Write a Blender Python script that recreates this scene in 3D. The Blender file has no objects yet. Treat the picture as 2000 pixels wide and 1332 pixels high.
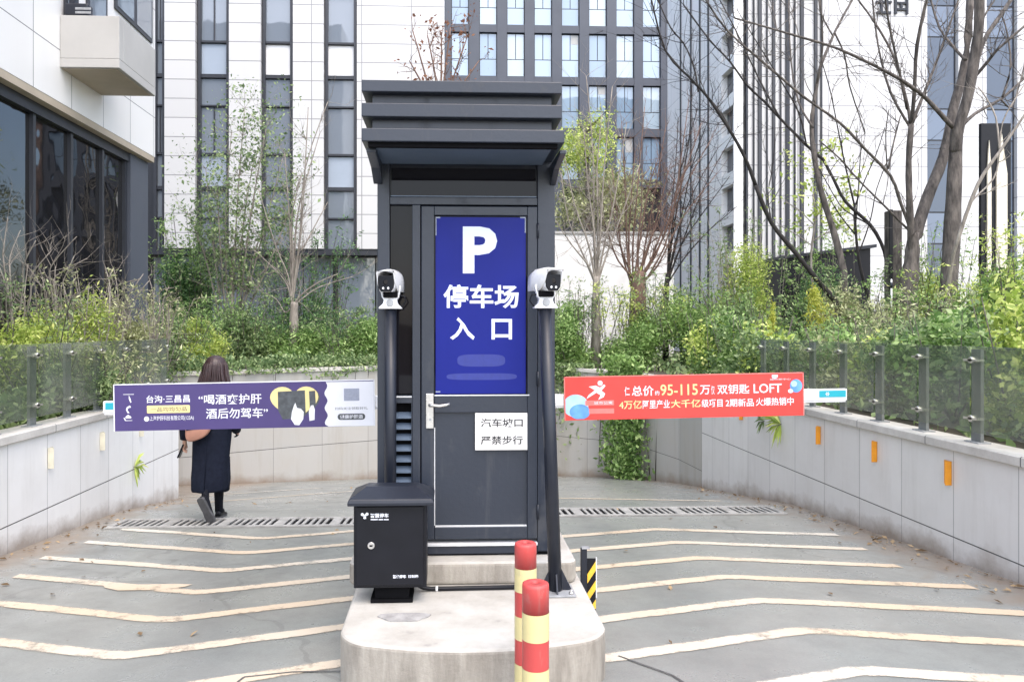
import bpy, bmesh, math, random
import numpy as np
from mathutils import Vector, Matrix
random.seed(7); rng = np.random.default_rng(11)
C = bpy.context.scene.collection
R = math.radians
# ------------------------------------------------------------------ camera
F_PX, CX, CY, TH, EYE = 1450.0, 934.0, 640.0, math.atan(0.04), 1.6
cam = bpy.data.objects.new('camera', bpy.data.cameras.new('camera')); C.objects.link(cam)
cam.data.sensor_width = 36; cam.data.sensor_fit = 'HORIZONTAL'; cam.data.lens = F_PX / 2000 * 36
cam.data.shift_x = (1000 - CX) / 2000; cam.data.shift_y = -(666 - CY) / 2000
cam.data.clip_start = 0.05; cam.data.clip_end = 1000
cam.location = (0, 0, EYE); cam.rotation_euler = (R(90), 0, -TH)
bpy.context.scene.camera = cam
# ------------------------------------------------------------------ sky, sun, exposure
SUN_EL, SUN_AZ = R(60), R(160)          # azimuth clockwise from +Y: behind the camera, to its right
w = bpy.data.worlds.new('World'); bpy.context.scene.world = w; w.use_nodes = True
nt = w.node_tree; bg = nt.nodes['Background']; sky = nt.nodes.new('ShaderNodeTexSky')
sky.sky_type = 'NISHITA'; sky.sun_disc = False; sky.sun_elevation = SUN_EL; sky.sun_rotation = SUN_AZ
sky.air_density = 1.0; sky.dust_density = 3.5; sky.ozone_density = 1.0
nt.links.new(sky.outputs[0], bg.inputs[0]); bg.inputs[1].default_value = 0.15
sd = bpy.data.lights.new('sun', 'SUN'); sd.energy = 1.0; sd.angle = R(125); sd.color = (1, .985, .95)
sun = bpy.data.objects.new('sun', sd); C.objects.link(sun)
sv = Vector((math.sin(SUN_AZ) * math.cos(SUN_EL), math.cos(SUN_AZ) * math.cos(SUN_EL), math.sin(SUN_EL)))
sun.rotation_euler = sv.to_track_quat('Z', 'Y').to_euler(); sun.location = sv * 50
vs = bpy.context.scene.view_settings
vs.view_transform = 'Standard'; vs.look = 'None'; vs.gamma = 1; vs.exposure = 1.43
cy = bpy.context.scene.cycles
cy.max_bounces = 10; cy.transparent_max_bounces = 24; cy.use_denoising = True

# ------------------------------------------------------------------ helpers
_c, _s = math.cos(TH), math.sin(TH)
def at(px, py, Y):
    """point on the upright plane y = Y seen at photo pixel (px, py)"""
    u = (px - CX) / F_PX; v = (CY - py) / F_PX
    t = Y / (-u * _s + _c)
    return Vector(((u * _c + _s) * t, Y, EYE + v * t))
def at_x(px, py, X):
    u = (px - CX) / F_PX; v = (CY - py) / F_PX
    t = X / (u * _c + _s)
    return Vector((X, (-u * _s + _c) * t, EYE + v * t))
def gz(y):
    if y < 1.5: return 0.1545
    if y < 8.0: return 0.27 - 0.077 * y
    return -0.346 - 0.15 * (y - 8.0)

class MB:
    def __init__(s): s.v = []; s.f = []; s.uv = None; s.sm = []
    def add(s, vs, fs, smooth=False):
        b = len(s.v); s.v += [tuple(v) for v in vs]
        s.f += [tuple(b + i for i in f) for f in fs]; s.sm += [smooth] * len(fs)
        return s
    def box(s, x0, x1, y0, y1, z0, z1):
        x0, x1 = min(x0, x1), max(x0, x1); z0, z1 = min(z0, z1), max(z0, z1); y0, y1 = min(y0, y1), max(y0, y1)
        return s.add([(x0,y0,z0),(x1,y0,z0),(x1,y1,z0),(x0,y1,z0),(x0,y0,z1),(x1,y0,z1),(x1,y1,z1),(x0,y1,z1)],
                     [(0,3,2,1),(4,5,6,7),(0,1,5,4),(1,2,6,5),(2,3,7,6),(3,0,4,7)])
    def prism(s, pts, axis, a, b):
        """polygon pts (2-D) extruded along axis ('x','y','z') from a to b"""
        n = len(pts)
        def mk(p, t):
            return {'y': (p[0], t, p[1]), 'x': (t, p[0], p[1]), 'z': (p[0], p[1], t)}[axis]
        vs = [mk(p, a) for p in pts] + [mk(p, b) for p in pts]
        fs = [tuple(range(n)), tuple(range(2*n-1, n-1, -1))] + [(i, i+n, (i+1) % n + n, (i+1) % n) for i in range(n)]
        return s.add(vs, fs)
    def tube(s, pts, rad, n=8, cap=True, ell=1.0):
        pts = [Vector(p) for p in pts]
        if not isinstance(rad, (list, tuple)): rad = [rad] * len(pts)
        rings = []; up = Vector((0.13, 0.21, 0.97))
        for i, p in enumerate(pts):
            d = (pts[min(i+1, len(pts)-1)] - pts[max(i-1, 0)])
            d = d.normalized() if d.length > 1e-9 else Vector((0,0,1))
            a = d.cross(up)
            if a.length < 0.15: a = d.cross(Vector((0.9, 0.1, 0.2)))
            a.normalize(); b = d.cross(a)
            rings.append([p + (a * math.cos(2*math.pi*k/n) + b * math.sin(2*math.pi*k/n) * ell) * rad[i] for k in range(n)])
        vs = [q for r in rings for q in r]; fs = []
        for i in range(len(pts)-1):
            for k in range(n):
                fs.append((i*n+k, i*n+(k+1) % n, (i+1)*n+(k+1) % n, (i+1)*n+k))
        s.add(vs, fs, True)
        if cap:
            b = len(s.v) - len(vs)
            s.f += [tuple(b + k for k in range(n-1, -1, -1)), tuple(b + (len(pts)-1)*n + k for k in range(n))]; s.sm += [False, False]
        return s
    def lathe(s, prof, c, n=24, axis='z', cap=True):
        vs = []
        for r, t in prof:
            for k in range(n):
                a = 2*math.pi*k/n; x, y = r*math.cos(a), r*math.sin(a)
                vs.append({'z': (c[0]+x, c[1]+y, c[2]+t), 'y': (c[0]+x, c[1]+t, c[2]+y), 'x': (c[0]+t, c[1]+x, c[2]+y)}[axis])
        fs = [(i*n+k, i*n+(k+1) % n, (i+1)*n+(k+1) % n, (i+1)*n+k) for i in range(len(prof)-1) for k in range(n)]
        s.add(vs, fs, True)
        if cap:
            b = len(s.v) - len(vs)
            s.f += [tuple(b+k for k in range(n-1, -1, -1)), tuple(b+(len(prof)-1)*n+k for k in range(n))]; s.sm += [False, False]
        return s
    def loft(s, rings, cap=True):
        n = len(rings[0]); vs = [p for r in rings for p in r]
        fs = [(i*n+k, i*n+(k+1) % n, (i+1)*n+(k+1) % n, (i+1)*n+k) for i in range(len(rings)-1) for k in range(n)]
        s.add(vs, fs, True)
        if cap:
            b = len(s.v) - len(vs)
            s.f += [tuple(b+k for k in range(n-1, -1, -1)), tuple(b+(len(rings)-1)*n+k for k in range(n))]; s.sm += [True, True]
        return s
    def build(s, name, mat, parent=None, bevel=0, seg=2, fix=True):
        off = Vector(parent_world(parent)) if parent else Vector((0, 0, 0))
        me = bpy.data.meshes.new(name)
        me.from_pydata([tuple(Vector(v) - off) for v in s.v], [], s.f)
        me.polygons.foreach_set('use_smooth', s.sm)
        if fix:
            bm = bmesh.new(); bm.from_mesh(me); bmesh.ops.recalc_face_normals(bm, faces=bm.faces)
            bm.to_mesh(me); bm.free()
        me.materials.append(mat); me.update()
        o = bpy.data.objects.new(name, me); C.objects.link(o)
        if parent: o.parent = parent
        if bevel:
            m = o.modifiers.new('bevel', 'BEVEL'); m.width = bevel; m.segments = seg; m.limit_method = 'ANGLE'; m.angle_limit = R(35)
            m.harden_normals = False
        return o
def parent_world(p):
    v = Vector(p.location)
    while p.parent: p = p.parent; v = v + Vector(p.location)
    return v
def tag(o, label=None, cat=None, group=None, kind=None):
    if label: o['label'] = label
    if cat: o['category'] = cat
    if group: o['group'] = group
    if kind: o['kind'] = kind
    return o
def thing(name, label, cat, loc=(0,0,0), group=None):
    o = bpy.data.objects.new(name, None); C.objects.link(o); o.location = loc; o.empty_display_size = .1
    return tag(o, label, cat, group)
def copy_tree(o, parent=None):
    c = o.copy(); C.objects.link(c)
    if parent: c.parent = parent
    for ch in list(o.children): copy_tree(ch, c)
    return c
def text_mesh(body, x0, x1, z0, z1, y, mat, parent, name='lettering', bold=0.0, stretch=True, align='center', ref=None):
    """lettering lying on an upright plane y, read from -y, fitted in the box"""
    cu = bpy.data.curves.new(name, 'FONT'); cu.body = body; cu.offset = bold; cu.extrude = 0.0; cu.resolution_u = 3
    o = bpy.data.objects.new('tmp', cu); C.objects.link(o)
    dg = bpy.context.evaluated_depsgraph_get(); me = bpy.data.meshes.new_from_object(o.evaluated_get(dg))
    bpy.data.objects.remove(o)
    co = np.zeros(len(me.vertices)*3); me.vertices.foreach_get('co', co); co = co.reshape(-1, 3)
    lo, hi = co.min(0), co.max(0); sz = hi - lo
    sx, sz_ = (x1-x0)/sz[0], (z1-z0)/sz[1]
    if not stretch: sx = sz_ = min(sx, sz_)
    off = Vector(parent_world(parent))
    new = np.zeros_like(co)
    ox = x0 if align == 'left' else (x0+x1)/2 - sz[0]*sx/2
    new[:, 0] = (co[:, 0]-lo[0])*sx + ox - off.x
    new[:, 2] = (co[:, 1]-lo[1])*sz_ + (z0+z1)/2 - sz[1]*sz_/2 - off.z
    new[:, 1] = y - off.y
    me.vertices.foreach_set('co', new.ravel()); me.materials.clear(); me.materials.append(mat); me.update()
    ob = bpy.data.objects.new(name, me); C.objects.link(ob); ob.parent = parent
    return ob

# ------------------------------------------------------------------ materials
def nodes(name):
    m = bpy.data.materials.new(name); m.use_nodes = True
    return m, m.node_tree, m.node_tree.nodes['Principled BSDF']
def srgb(r, g, b):
    f = lambda c: ((c/255+0.055)/1.055)**2.4 if c/255 > 0.04045 else c/255/12.92
    return (f(r), f(g), f(b), 1)
def N(t, kind, **kw):
    n = t.nodes.new(kind)
    for k, v in kw.items():
        if hasattr(n, k): setattr(n, k, v)
        else: n.inputs[k].default_value = v
    return n
def obj_coord(t, scale=(1,1,1)):
    tc = N(t, 'ShaderNodeTexCoord'); mp = N(t, 'ShaderNodeMapping'); mp.inputs['Scale'].default_value = scale
    t.links.new(tc.outputs['Object'], mp.inputs['Vector']); return mp.outputs['Vector']
def mix(t, fac, a, b, mode='MIX'):
    n = N(t, 'ShaderNodeMix'); n.data_type = 'RGBA'; n.blend_type = mode
    for key, v in ((0, fac), (6, a), (7, b)):
        if hasattr(v, 'is_linked'): t.links.new(v, n.inputs[key])
        else: n.inputs[key].default_value = v
    return n.outputs[2]
def ramp(t, src, p0, p1, c0=(0,0,0,1), c1=(1,1,1,1)):
    r = N(t, 'ShaderNodeValToRGB'); e = r.color_ramp.elements
    e[0].position, e[1].position = p0, p1; e[0].color, e[1].color = c0, c1
    t.links.new(src, r.inputs[0]); return r.outputs[0]
def noise(t, vec, scale, detail=4, rough=.55):
    n = N(t, 'ShaderNodeTexNoise'); n.inputs['Scale'].default_value = scale; n.inputs['Detail'].default_value = detail
    n.inputs['Roughness'].default_value = rough; t.links.new(vec, n.inputs['Vector']); return n.outputs['Fac']
def math_(t, op, a, b=None):
    n = N(t, 'ShaderNodeMath'); n.operation = op
    for i, v in enumerate((a, b)):
        if v is None: continue
        if hasattr(v, 'is_linked'): t.links.new(v, n.inputs[i])
        else: n.inputs[i].default_value = v
    return n.outputs[0]
def bump(t, b, src, strength, dist=.01):
    n = N(t, 'ShaderNodeBump'); n.inputs['Strength'].default_value = strength; n.inputs['Distance'].default_value = dist
    t.links.new(src, n.inputs['Height']); t.links.new(n.outputs[0], b.inputs['Normal'])
def mat(name, col, rough=.5, var=.12, scale=6, metal=0, bmp=0, bscale=60, spec=None, rvar=.1):
    m, t, b = nodes(name)
    col = tuple(col)[:3]; vec = obj_coord(t)
    n1 = noise(t, vec, scale, 5)
    d = tuple(c*(1-var) for c in col)+(1,); l = tuple(min(1, c*(1+var)) for c in col)+(1,)
    t.links.new(ramp(t, n1, .3, .7, d, l), b.inputs['Base Color'])
    rr = N(t, 'ShaderNodeMapRange'); rr.inputs['To Min'].default_value = max(0, rough-rvar); rr.inputs['To Max'].default_value = min(1, rough+rvar)
    t.links.new(noise(t, vec, scale*2.3, 3), rr.inputs[0]); t.links.new(rr.outputs[0], b.inputs['Roughness'])
    b.inputs['Metallic'].default_value = metal
    if spec is not None: b.inputs['Specular IOR Level'].default_value = spec
    if bmp: bump(t, b, noise(t, vec, bscale, 4), bmp)
    return m
def glass_dark(name, col, ior=1.9, rough=.03, wob=.02, wscale=.8):
    m, t, b = nodes(name); b.inputs['Base Color'].default_value = tuple(col)[:3]+(1,)
    b.inputs['Roughness'].default_value = rough; b.inputs['IOR'].default_value = ior
    bump(t, b, noise(t, obj_coord(t), wscale, 2), wob, .3); return m
def glass_clear(name, tint, fres=1.5):
    m, t, b = nodes(name); out = t.nodes['Material Output']; t.nodes.remove(b)
    tr = N(t, 'ShaderNodeBsdfTransparent'); tr.inputs[0].default_value = tuple(tint)+(1,)
    df = N(t, 'ShaderNodeBsdfDiffuse'); df.inputs[0].default_value = (.3, .32, .3, 1)
    gl = N(t, 'ShaderNodeBsdfGlossy'); gl.inputs[1].default_value = .06
    lw = N(t, 'ShaderNodeLayerWeight'); lw.inputs[0].default_value = .5; fr_ = math_(t, 'ADD', math_(t, 'MULTIPLY', math_(t, 'POWER', lw.outputs['Facing'], 3.2), .45), .03)
    m1 = N(t, 'ShaderNodeMixShader'); m2 = N(t, 'ShaderNodeMixShader')
    dirt = ramp(t, noise(t, obj_coord(t, (1.2, 1.2, .35)), 3, 5), .42, .85, (.10, .10, .10, 1), (.28, .28, .28, 1))
    t.links.new(dirt, m1.inputs[0]); t.links.new(tr.outputs[0], m1.inputs[1]); t.links.new(df.outputs[0], m1.inputs[2])
    t.links.new(fr_, m2.inputs[0]); t.links.new(m1.outputs[0], m2.inputs[1]); t.links.new(gl.outputs[0], m2.inputs[2])
    t.links.new(m2.outputs[0], out.inputs[0]); return m
def panel_mat(name, col, w, h, axis='x', joint=.012, jcol=(.12,.12,.13), rough=.35, x0=0, z0=0, var=.03, stain=.1):
    """cladding panels with open joints; axis is the horizontal world axis of the face"""
    m, t, b = nodes(name); tc = N(t, 'ShaderNodeTexCoord'); sp = N(t, 'ShaderNodeSeparateXYZ')
    t.links.new(tc.outputs['Object'], sp.inputs[0])
    def line(src, off, step):
        q = math_(t, 'DIVIDE', math_(t, 'SUBTRACT', src, off), step)
        fr = math_(t, 'FRACT', q); return math_(t, 'LESS_THAN', fr, joint/step), math_(t, 'FLOOR', q)
    lz, fz = line(sp.outputs['Z'], z0, h)
    lx, fx = line(sp.outputs['X' if axis == 'x' else 'Y'], x0, w)
    j = math_(t, 'MAXIMUM', lz, lx)
    cmb = N(t, 'ShaderNodeCombineXYZ'); t.links.new(fx, cmb.inputs[0]); t.links.new(fz, cmb.inputs[1])
    wn = N(t, 'ShaderNodeTexWhiteNoise'); t.links.new(cmb.outputs[0], wn.inputs['Vector'])
    d = tuple(c*(1-var*2) for c in col)+(1,)
    base = mix(t, wn.outputs['Value'], d, tuple(col)+(1,))
    st = ramp(t, noise(t, obj_coord(t, (1, 1, .12)), 1.6, 5), .5, .8)
    base = mix(t, math_(t, 'MULTIPLY', st, stain), base, (.42, .4, .36, 1))
    t.links.new(mix(t, j, base, tuple(jcol)+(1,)), b.inputs['Base Color']); b.inputs['Roughness'].default_value = rough
    bump(t, b, math_(t, 'SUBTRACT', 1.0, j), .5, .01)
    return m
def leaf_mat(name, a, b_, c=None, rough=.55, scale=1.4):
    m, t, b = nodes(name); g = N(t, 'ShaderNodeNewGeometry')
    vec = obj_coord(t); n = ramp(t, noise(t, vec, scale, 3), .35, .65)
    c = c or b_
    col = mix(t, n, tuple(a)+(1,), tuple(b_)+(1,))
    r = g.outputs['Random Per Island']
    col = mix(t, ramp(t, r, .55, 1.0), col, tuple(c)+(1,))
    hs = N(t, 'ShaderNodeHueSaturation'); t.links.new(col, hs.inputs['Color'])
    mr = N(t, 'ShaderNodeMapRange'); mr.inputs['To Min'].default_value = .65; mr.inputs['To Max'].default_value = 1.65
    t.links.new(r, mr.inputs[0]); t.links.new(mr.outputs[0], hs.inputs['Value'])
    t.links.new(hs.outputs[0], b.inputs['Base Color']); b.inputs['Roughness'].default_value = rough
    tl = N(t, 'ShaderNodeBsdfTranslucent'); t.links.new(hs.outputs[0], tl.inputs[0])
    ms = N(t, 'ShaderNodeMixShader'); ms.inputs[0].default_value = .42
    t.links.new(b.outputs[0], ms.inputs[1]); t.links.new(tl.outputs[0], ms.inputs[2])
    t.links.new(ms.outputs[0], t.nodes['Material Output'].inputs[0]); return m
def bark_mat(name, a, b_):
    m, t, b = nodes(name); vec = obj_coord(t, (1, 1, .25))
    n = noise(t, vec, 14, 6, .65); t.links.new(ramp(t, n, .3, .72, tuple(a)+(1,), tuple(b_)+(1,)), b.inputs['Base Color'])
    b.inputs['Roughness'].default_value = .85; bump(t, b, noise(t, vec, 45, 5), .6, .02); return m

def worn(name, col, dirt, sc=9, amt=.75, rough=.45):
    m, t, b = nodes(name); vec = obj_coord(t)
    a = ramp(t, noise(t, obj_coord(t, (1, 1, .45)), sc, 7, .72), .56, .70); s = ramp(t, noise(t, obj_coord(t, (3, 3, .22)), sc*1.2, 5, .7), .58, .72)
    f = math_(t, 'MULTIPLY', math_(t, 'MAXIMUM', a, math_(t, 'MULTIPLY', s, .7)), amt)
    base = mix(t, noise(t, vec, 3, 3), tuple(c*.88 for c in col)+(1,), tuple(min(1, c*1.1) for c in col)+(1,))
    t.links.new(mix(t, f, base, tuple(dirt)+(1,)), b.inputs['Base Color']); t.links.new(ramp(t, f, 0, .6, (rough,)*3+(1,), (.8,)*3+(1,)), b.inputs['Roughness'])
    bump(t, b, noise(t, vec, 40, 4), .08, .01); return m
M = {}
M['booth'] = worn('booth_paint', (.021, .027, .041), (.07, .072, .076), 4, .6, .36)
M['booth_light'] = mat('booth_paint_with_sheen', (.10, .135, .19), .35, .1, 3)  # booth paint made paler: the soffit's grazing reflection is in the colour
M['black'] = mat('black_coat', (.006, .0065, .010), .42, .2, 8, spec=.28)
M['blackgap'] = mat('rubber_and_gap_black', (.006, .006, .007), .85, .2, 8, spec=.08)  # for rubber and dark parts, and strips standing in for shaded gaps
M['lead'] = mat('dark_metal', (.014, .017, .026), .35, .15, 8, spec=.4)
M['white'] = mat('white_plastic', (.78, .78, .79), .3, .05, 12)
M['trim'] = mat('pale_trim', (.62, .63, .64), .4, .1, 20)
M['steel'] = mat('brushed_steel', (.62, .6, .57), .3, .1, 30, metal=.85)
M['postgrey'] = mat('post_grey', (.17, .18, .18), .5, .15, 20)
M['galv'] = mat('galvanised', (.32, .33, .34), .5, .2, 20, metal=.2)
M['signblue'] = mat('sign_blue', (.005, .012, .19), .5, .1, 2, spec=.25)
M['signwhite'] = mat('sign_white', (.72, .76, .9), .5, .02, 6)
M['smear'] = mat('sign_pale_blue', (.022, .034, .225), .5, .1, 30)
M['paper'] = mat('notice_paper', (.66, .65, .63), .8, .06, 6)
M['ink'] = mat('ink', (.02, .02, .022), .7, .2, 30)
M['purple'] = mat('banner_purple', (.060, .042, .16), .5, .07, 4)
M['bwhite'] = mat('banner_white', (.75, .77, .83), .5, .04, 5)
M['byellow'] = mat('banner_yellow', (.78, .66, .3), .5, .05, 8)
M['bgrey'] = mat('banner_dark_grey', (.07, .08, .09), .5, .35, 25)
M['bmid'] = mat('banner_mid_grey', (.3, .33, .42), .5, .1, 60)
M['redb'] = mat('banner_red', (.66, .055, .045), .5, .09, 4)
M['pinkb'] = mat('banner_pink', (.78, .2, .18), .5, .1, 20)
M['blueball'] = mat('banner_ball_blue', (.12, .32, .72), .5, .35, 9)
M['paleball'] = mat('banner_ball_pale', (.42, .66, .85), .5, .2, 9)
M['teal'] = mat('arm_teal', (.02, .36, .45), .4, .05, 8)
M['red'] = worn('bollard_red', (.50, .065, .06), (.36, .22, .19))
M['yellow'] = worn('bollard_reflective_yellow', (.66, .57, .28), (.38, .34, .24))
M['hazy'] = mat('hazard_yellow', (.8, .5, .05), .4, .1, 14)
M['orange'] = mat('reflector_orange', (.75, .3, .02), .35, .12, 14)
M['cream'] = mat('reflector_cream', (.66, .63, .5), .5, .1, 14)
M['wframe'] = mat('window_frame_dark', (.028, .031, .04), .4, .1, 4)
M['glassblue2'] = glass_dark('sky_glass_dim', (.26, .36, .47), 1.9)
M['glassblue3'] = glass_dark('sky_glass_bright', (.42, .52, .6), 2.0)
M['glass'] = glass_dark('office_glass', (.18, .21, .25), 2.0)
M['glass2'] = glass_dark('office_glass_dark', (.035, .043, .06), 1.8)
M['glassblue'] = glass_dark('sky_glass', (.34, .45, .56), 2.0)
M['lobbypale'] = glass_dark('lobby_glass_pale', (.15, .17, .19), 1.7, .05)
M['blind'] = mat('window_blind', (.5, .5, .48), .8, .05, 4)
M['stripglass'] = glass_dark('strip_glass', (.06, .085, .13), 1.6)
M['stripglass2'] = glass_dark('strip_glass_pale', (.13, .17, .24), 1.6)
M['glasslow'] = glass_dark('lobby_glass', (.012, .012, .013), 1.75, .02, .05, .9)
M['boothglass'] = glass_dark('booth_glass', (.008, .0075, .010), 1.28, .03, .01)
M['span_w'] = mat('spandrel_white', (.8, .8, .8), .35, .03, 2)
M['span_g'] = mat('spandrel_grey', (.36, .42, .5), .2, .06, 1)
M['railglass'] = glass_clear('railing_glass', (.77, .81, .74))
M['beige'] = mat('render_beige', (.44, .43, .41), .7, .06, 2)
M['tan'] = mat('soffit_tan', (.42, .36, .28), .7, .08, 3)
M['greywall'] = mat('grey_facade', (.075, .085, .108), .55, .08, .6)
M['white_x'] = panel_mat('white_panels_front', (.63, .63, .625), 1.6, .61, 'x', .026, (.26,.26,.27), z0=.25)
M['white_l'] = panel_mat('white_panels_side', (.80, .79, .77), .92, 1.85, 'y', .012, (.16,.16,.17), z0=4.5, x0=8.36)
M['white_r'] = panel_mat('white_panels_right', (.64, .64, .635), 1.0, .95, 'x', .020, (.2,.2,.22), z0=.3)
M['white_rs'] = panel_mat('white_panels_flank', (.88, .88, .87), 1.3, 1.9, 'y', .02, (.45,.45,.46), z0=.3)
M['concrete_wall'] = mat('garden_wall_render', (.72, .71, .69), .8, .1, 2)
M['cream_stripe'] = mat('pylon_cream', (.72, .67, .55), .5, .04, 4)
M['soil'] = mat('soil', (.09, .075, .055), .95, .35, 3, bmp=.5, bscale=25)
M['boulder'] = mat('pale_stone', (.5, .5, .49), .7, .15, 5, bmp=.3, bscale=20)
M['litter'] = leaf_mat('dry_leaf_litter', (.16, .10, .05), (.28, .19, .10), (.4, .3, .18))
M['leaf_green'] = leaf_mat('leaf_green', (.128, .243, .058), (.230, .371, .102), (.384, .486, .205))
M['leaf_dark'] = leaf_mat('leaf_dark_green', (0.047, 0.120, 0.040), (0.096, 0.209, 0.064), (0.177, 0.288, 0.113))
M['leaf_mid'] = leaf_mat('leaf_mid_green', (0.113, 0.192, 0.072), (0.209, 0.303, 0.120), (0.352, 0.416, 0.209))
M['leaf_lime'] = leaf_mat('leaf_lime', (.307, .422, .077), (.435, .538, .115), (.589, .600, .230))
M['leaf_yellow'] = leaf_mat('leaf_yellow', (.36, .42, .06), (.48, .48, .07), (.58, .56, .18))
M['leaf_olive'] = leaf_mat('leaf_olive', (.256, .288, .128), (.384, .410, .205), (.538, .538, .333))
M['leaf_red'] = leaf_mat('leaf_russet', (.16, .06, .03), (.25, .11, .06), (.3, .16, .1))
M['bark'] = bark_mat('bark_grey', (.022, .019, .018), (.19, .165, .145))
M['bark_dark'] = bark_mat('bark_dark', (.012, .011, .011), (.042, .036, .034))
M['bark_pale'] = bark_mat('bark_pale', (.15, .13, .11), (.40, .36, .31))
M['bark_red'] = bark_mat('bark_reddish', (.09, .05, .04), (.26, .17, .13))

def road_mat():
    m, t, b = nodes('worn_ramp_coating'); vec = obj_coord(t)
    big = noise(t, vec, .55, 6, .6); mid = noise(t, vec, 2.6, 6, .65); fine = noise(t, vec, 120, 3)
    base = mix(t, ramp(t, big, .35, .65), (.225, .24, .232, 1), (.29, .293, .27, 1))
    base = mix(t, math_(t, 'MULTIPLY', ramp(t, mid, .42, .72), .45), base, (.15, .145, .13, 1))
    base = mix(t, math_(t, 'MULTIPLY', ramp(t, noise(t, obj_coord(t, (1.0, .35, 1)), 1.3, 5), .55, .8), .5), base, (.30, .30, .28, 1))
    base = mix(t, .12, base, ramp(t, fine, .3, .7), 'OVERLAY')
    # rubber worn into the wheel tracks of both lanes and a few oil drips
    tx = N(t, 'ShaderNodeSeparateXYZ'); t.links.new(vec, tx.inputs[0])
    for xc in (-2.75, -1.35, 1.35, 2.75):
        dd = math_(t, 'ABSOLUTE', math_(t, 'ADD', math_(t, 'SUBTRACT', tx.outputs[0], xc), math_(t, 'MULTIPLY', math_(t, 'SUBTRACT', big, .5), .9)))
        k_ = math_(t, 'MULTIPLY', ramp(t, dd, .08, .34, (1, 1, 1, 1), (0, 0, 0, 1)), math_(t, 'MULTIPLY', mid, .38))
        base = mix(t, k_, base, (.10, .105, .10, 1))
    oil = ramp(t, noise(t, vec, 1.7, 5), .64, .80); base = mix(t, math_(t, 'MULTIPLY', oil, .4), base, (.07, .07, .065, 1))
    # brown silt lying along the foot of the walls
    sp = N(t, 'ShaderNodeSeparateXYZ'); tc = N(t, 'ShaderNodeTexCoord'); t.links.new(tc.outputs['Object'], sp.inputs[0])
    ax = math_(t, 'ABSOLUTE', math_(t, 'SUBTRACT', sp.outputs['X'], .15))
    e = math_(t, 'ADD', math_(t, 'MULTIPLY', math_(t, 'SUBTRACT', ax, 3.05), 1.6), math_(t, 'MULTIPLY', math_(t, 'SUBTRACT', mid, .5), 2.2))
    base = mix(t, math_(t, 'MULTIPLY', ramp(t, e, .1, 1.0), .75), base, (.27, .205, .15, 1))
    # hairline cracks
    vo = N(t, 'ShaderNodeTexVoronoi'); vo.feature = 'DISTANCE_TO_EDGE'; vo.inputs['Scale'].default_value = .27
    wv = N(t, 'ShaderNodeVectorMath'); wv.operation = 'ADD'; t.links.new(vec, wv.inputs[0])
    nn = N(t, 'ShaderNodeTexNoise'); nn.inputs['Scale'].default_value = 2.2; t.links.new(vec, nn.inputs['Vector'])
    sc = N(t, 'ShaderNodeVectorMath'); sc.operation = 'SCALE'; sc.inputs['Scale'].default_value = .5
    t.links.new(nn.outputs['Color'], sc.inputs[0]); t.links.new(sc.outputs[0], wv.inputs[1]); t.links.new(wv.outputs[0], vo.inputs['Vector'])
    cr = math_(t, 'LESS_THAN', vo.outputs['Distance'], .0035)
    base = mix(t, math_(t, 'MULTIPLY', cr, .22), base, (.06, .055, .05, 1))
    t.links.new(base, b.inputs['Base Color'])
    t.links.new(ramp(t, mid, .3, .75, (.20,)*3+(1,), (.5,)*3+(1,)), b.inputs['Roughness'])
    bump(t, b, fine, .25, .004); return m
M['road'] = road_mat()
def paint_mat():
    m, t, b = nodes('worn_line_paint'); vec = obj_coord(t)
    n = noise(t, vec, 3.2, 6, .7); n2 = noise(t, vec, .35, 3); n3 = noise(t, vec, 22, 5, .75)
    col = mix(t, ramp(t, n2, .4, .6), (.58, .47, .34, 1), (.62, .58, .50, 1)); t.links.new(col, b.inputs['Base Color'])
    b.inputs['Roughness'].default_value = .5
    # worn away to the coating below, most of all towards the edges of a stroke
    uv = N(t, 'ShaderNodeUVMap'); uv.uv_map = 'stroke'; s = N(t, 'ShaderNodeSeparateXYZ'); t.links.new(uv.outputs[0], s.inputs[0])
    e = math_(t, 'MULTIPLY', math_(t, 'ABSOLUTE', math_(t, 'SUBTRACT', s.outputs[1], .5)), 2.0)
    e = math_(t, 'POWER', e, 5.0)
    wear = math_(t, 'ADD', math_(t, 'ADD', math_(t, 'MULTIPLY', n, .9), math_(t, 'MULTIPLY', n3, .55)), math_(t, 'MULTIPLY', e, .42))
    tr = N(t, 'ShaderNodeBsdfTransparent'); ms = N(t, 'ShaderNodeMixShader')
    t.links.new(ramp(t, wear, .78, 1.02, (0, 0, 0, 1), (.92, .92, .92, 1)), ms.inputs[0]); t.links.new(b.outputs[0], ms.inputs[1]); t.links.new(tr.outputs[0], ms.inputs[2])
    t.links.new(ms.outputs[0], t.nodes['Material Output'].inputs[0]); return m
M['paint'] = paint_mat()
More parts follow.
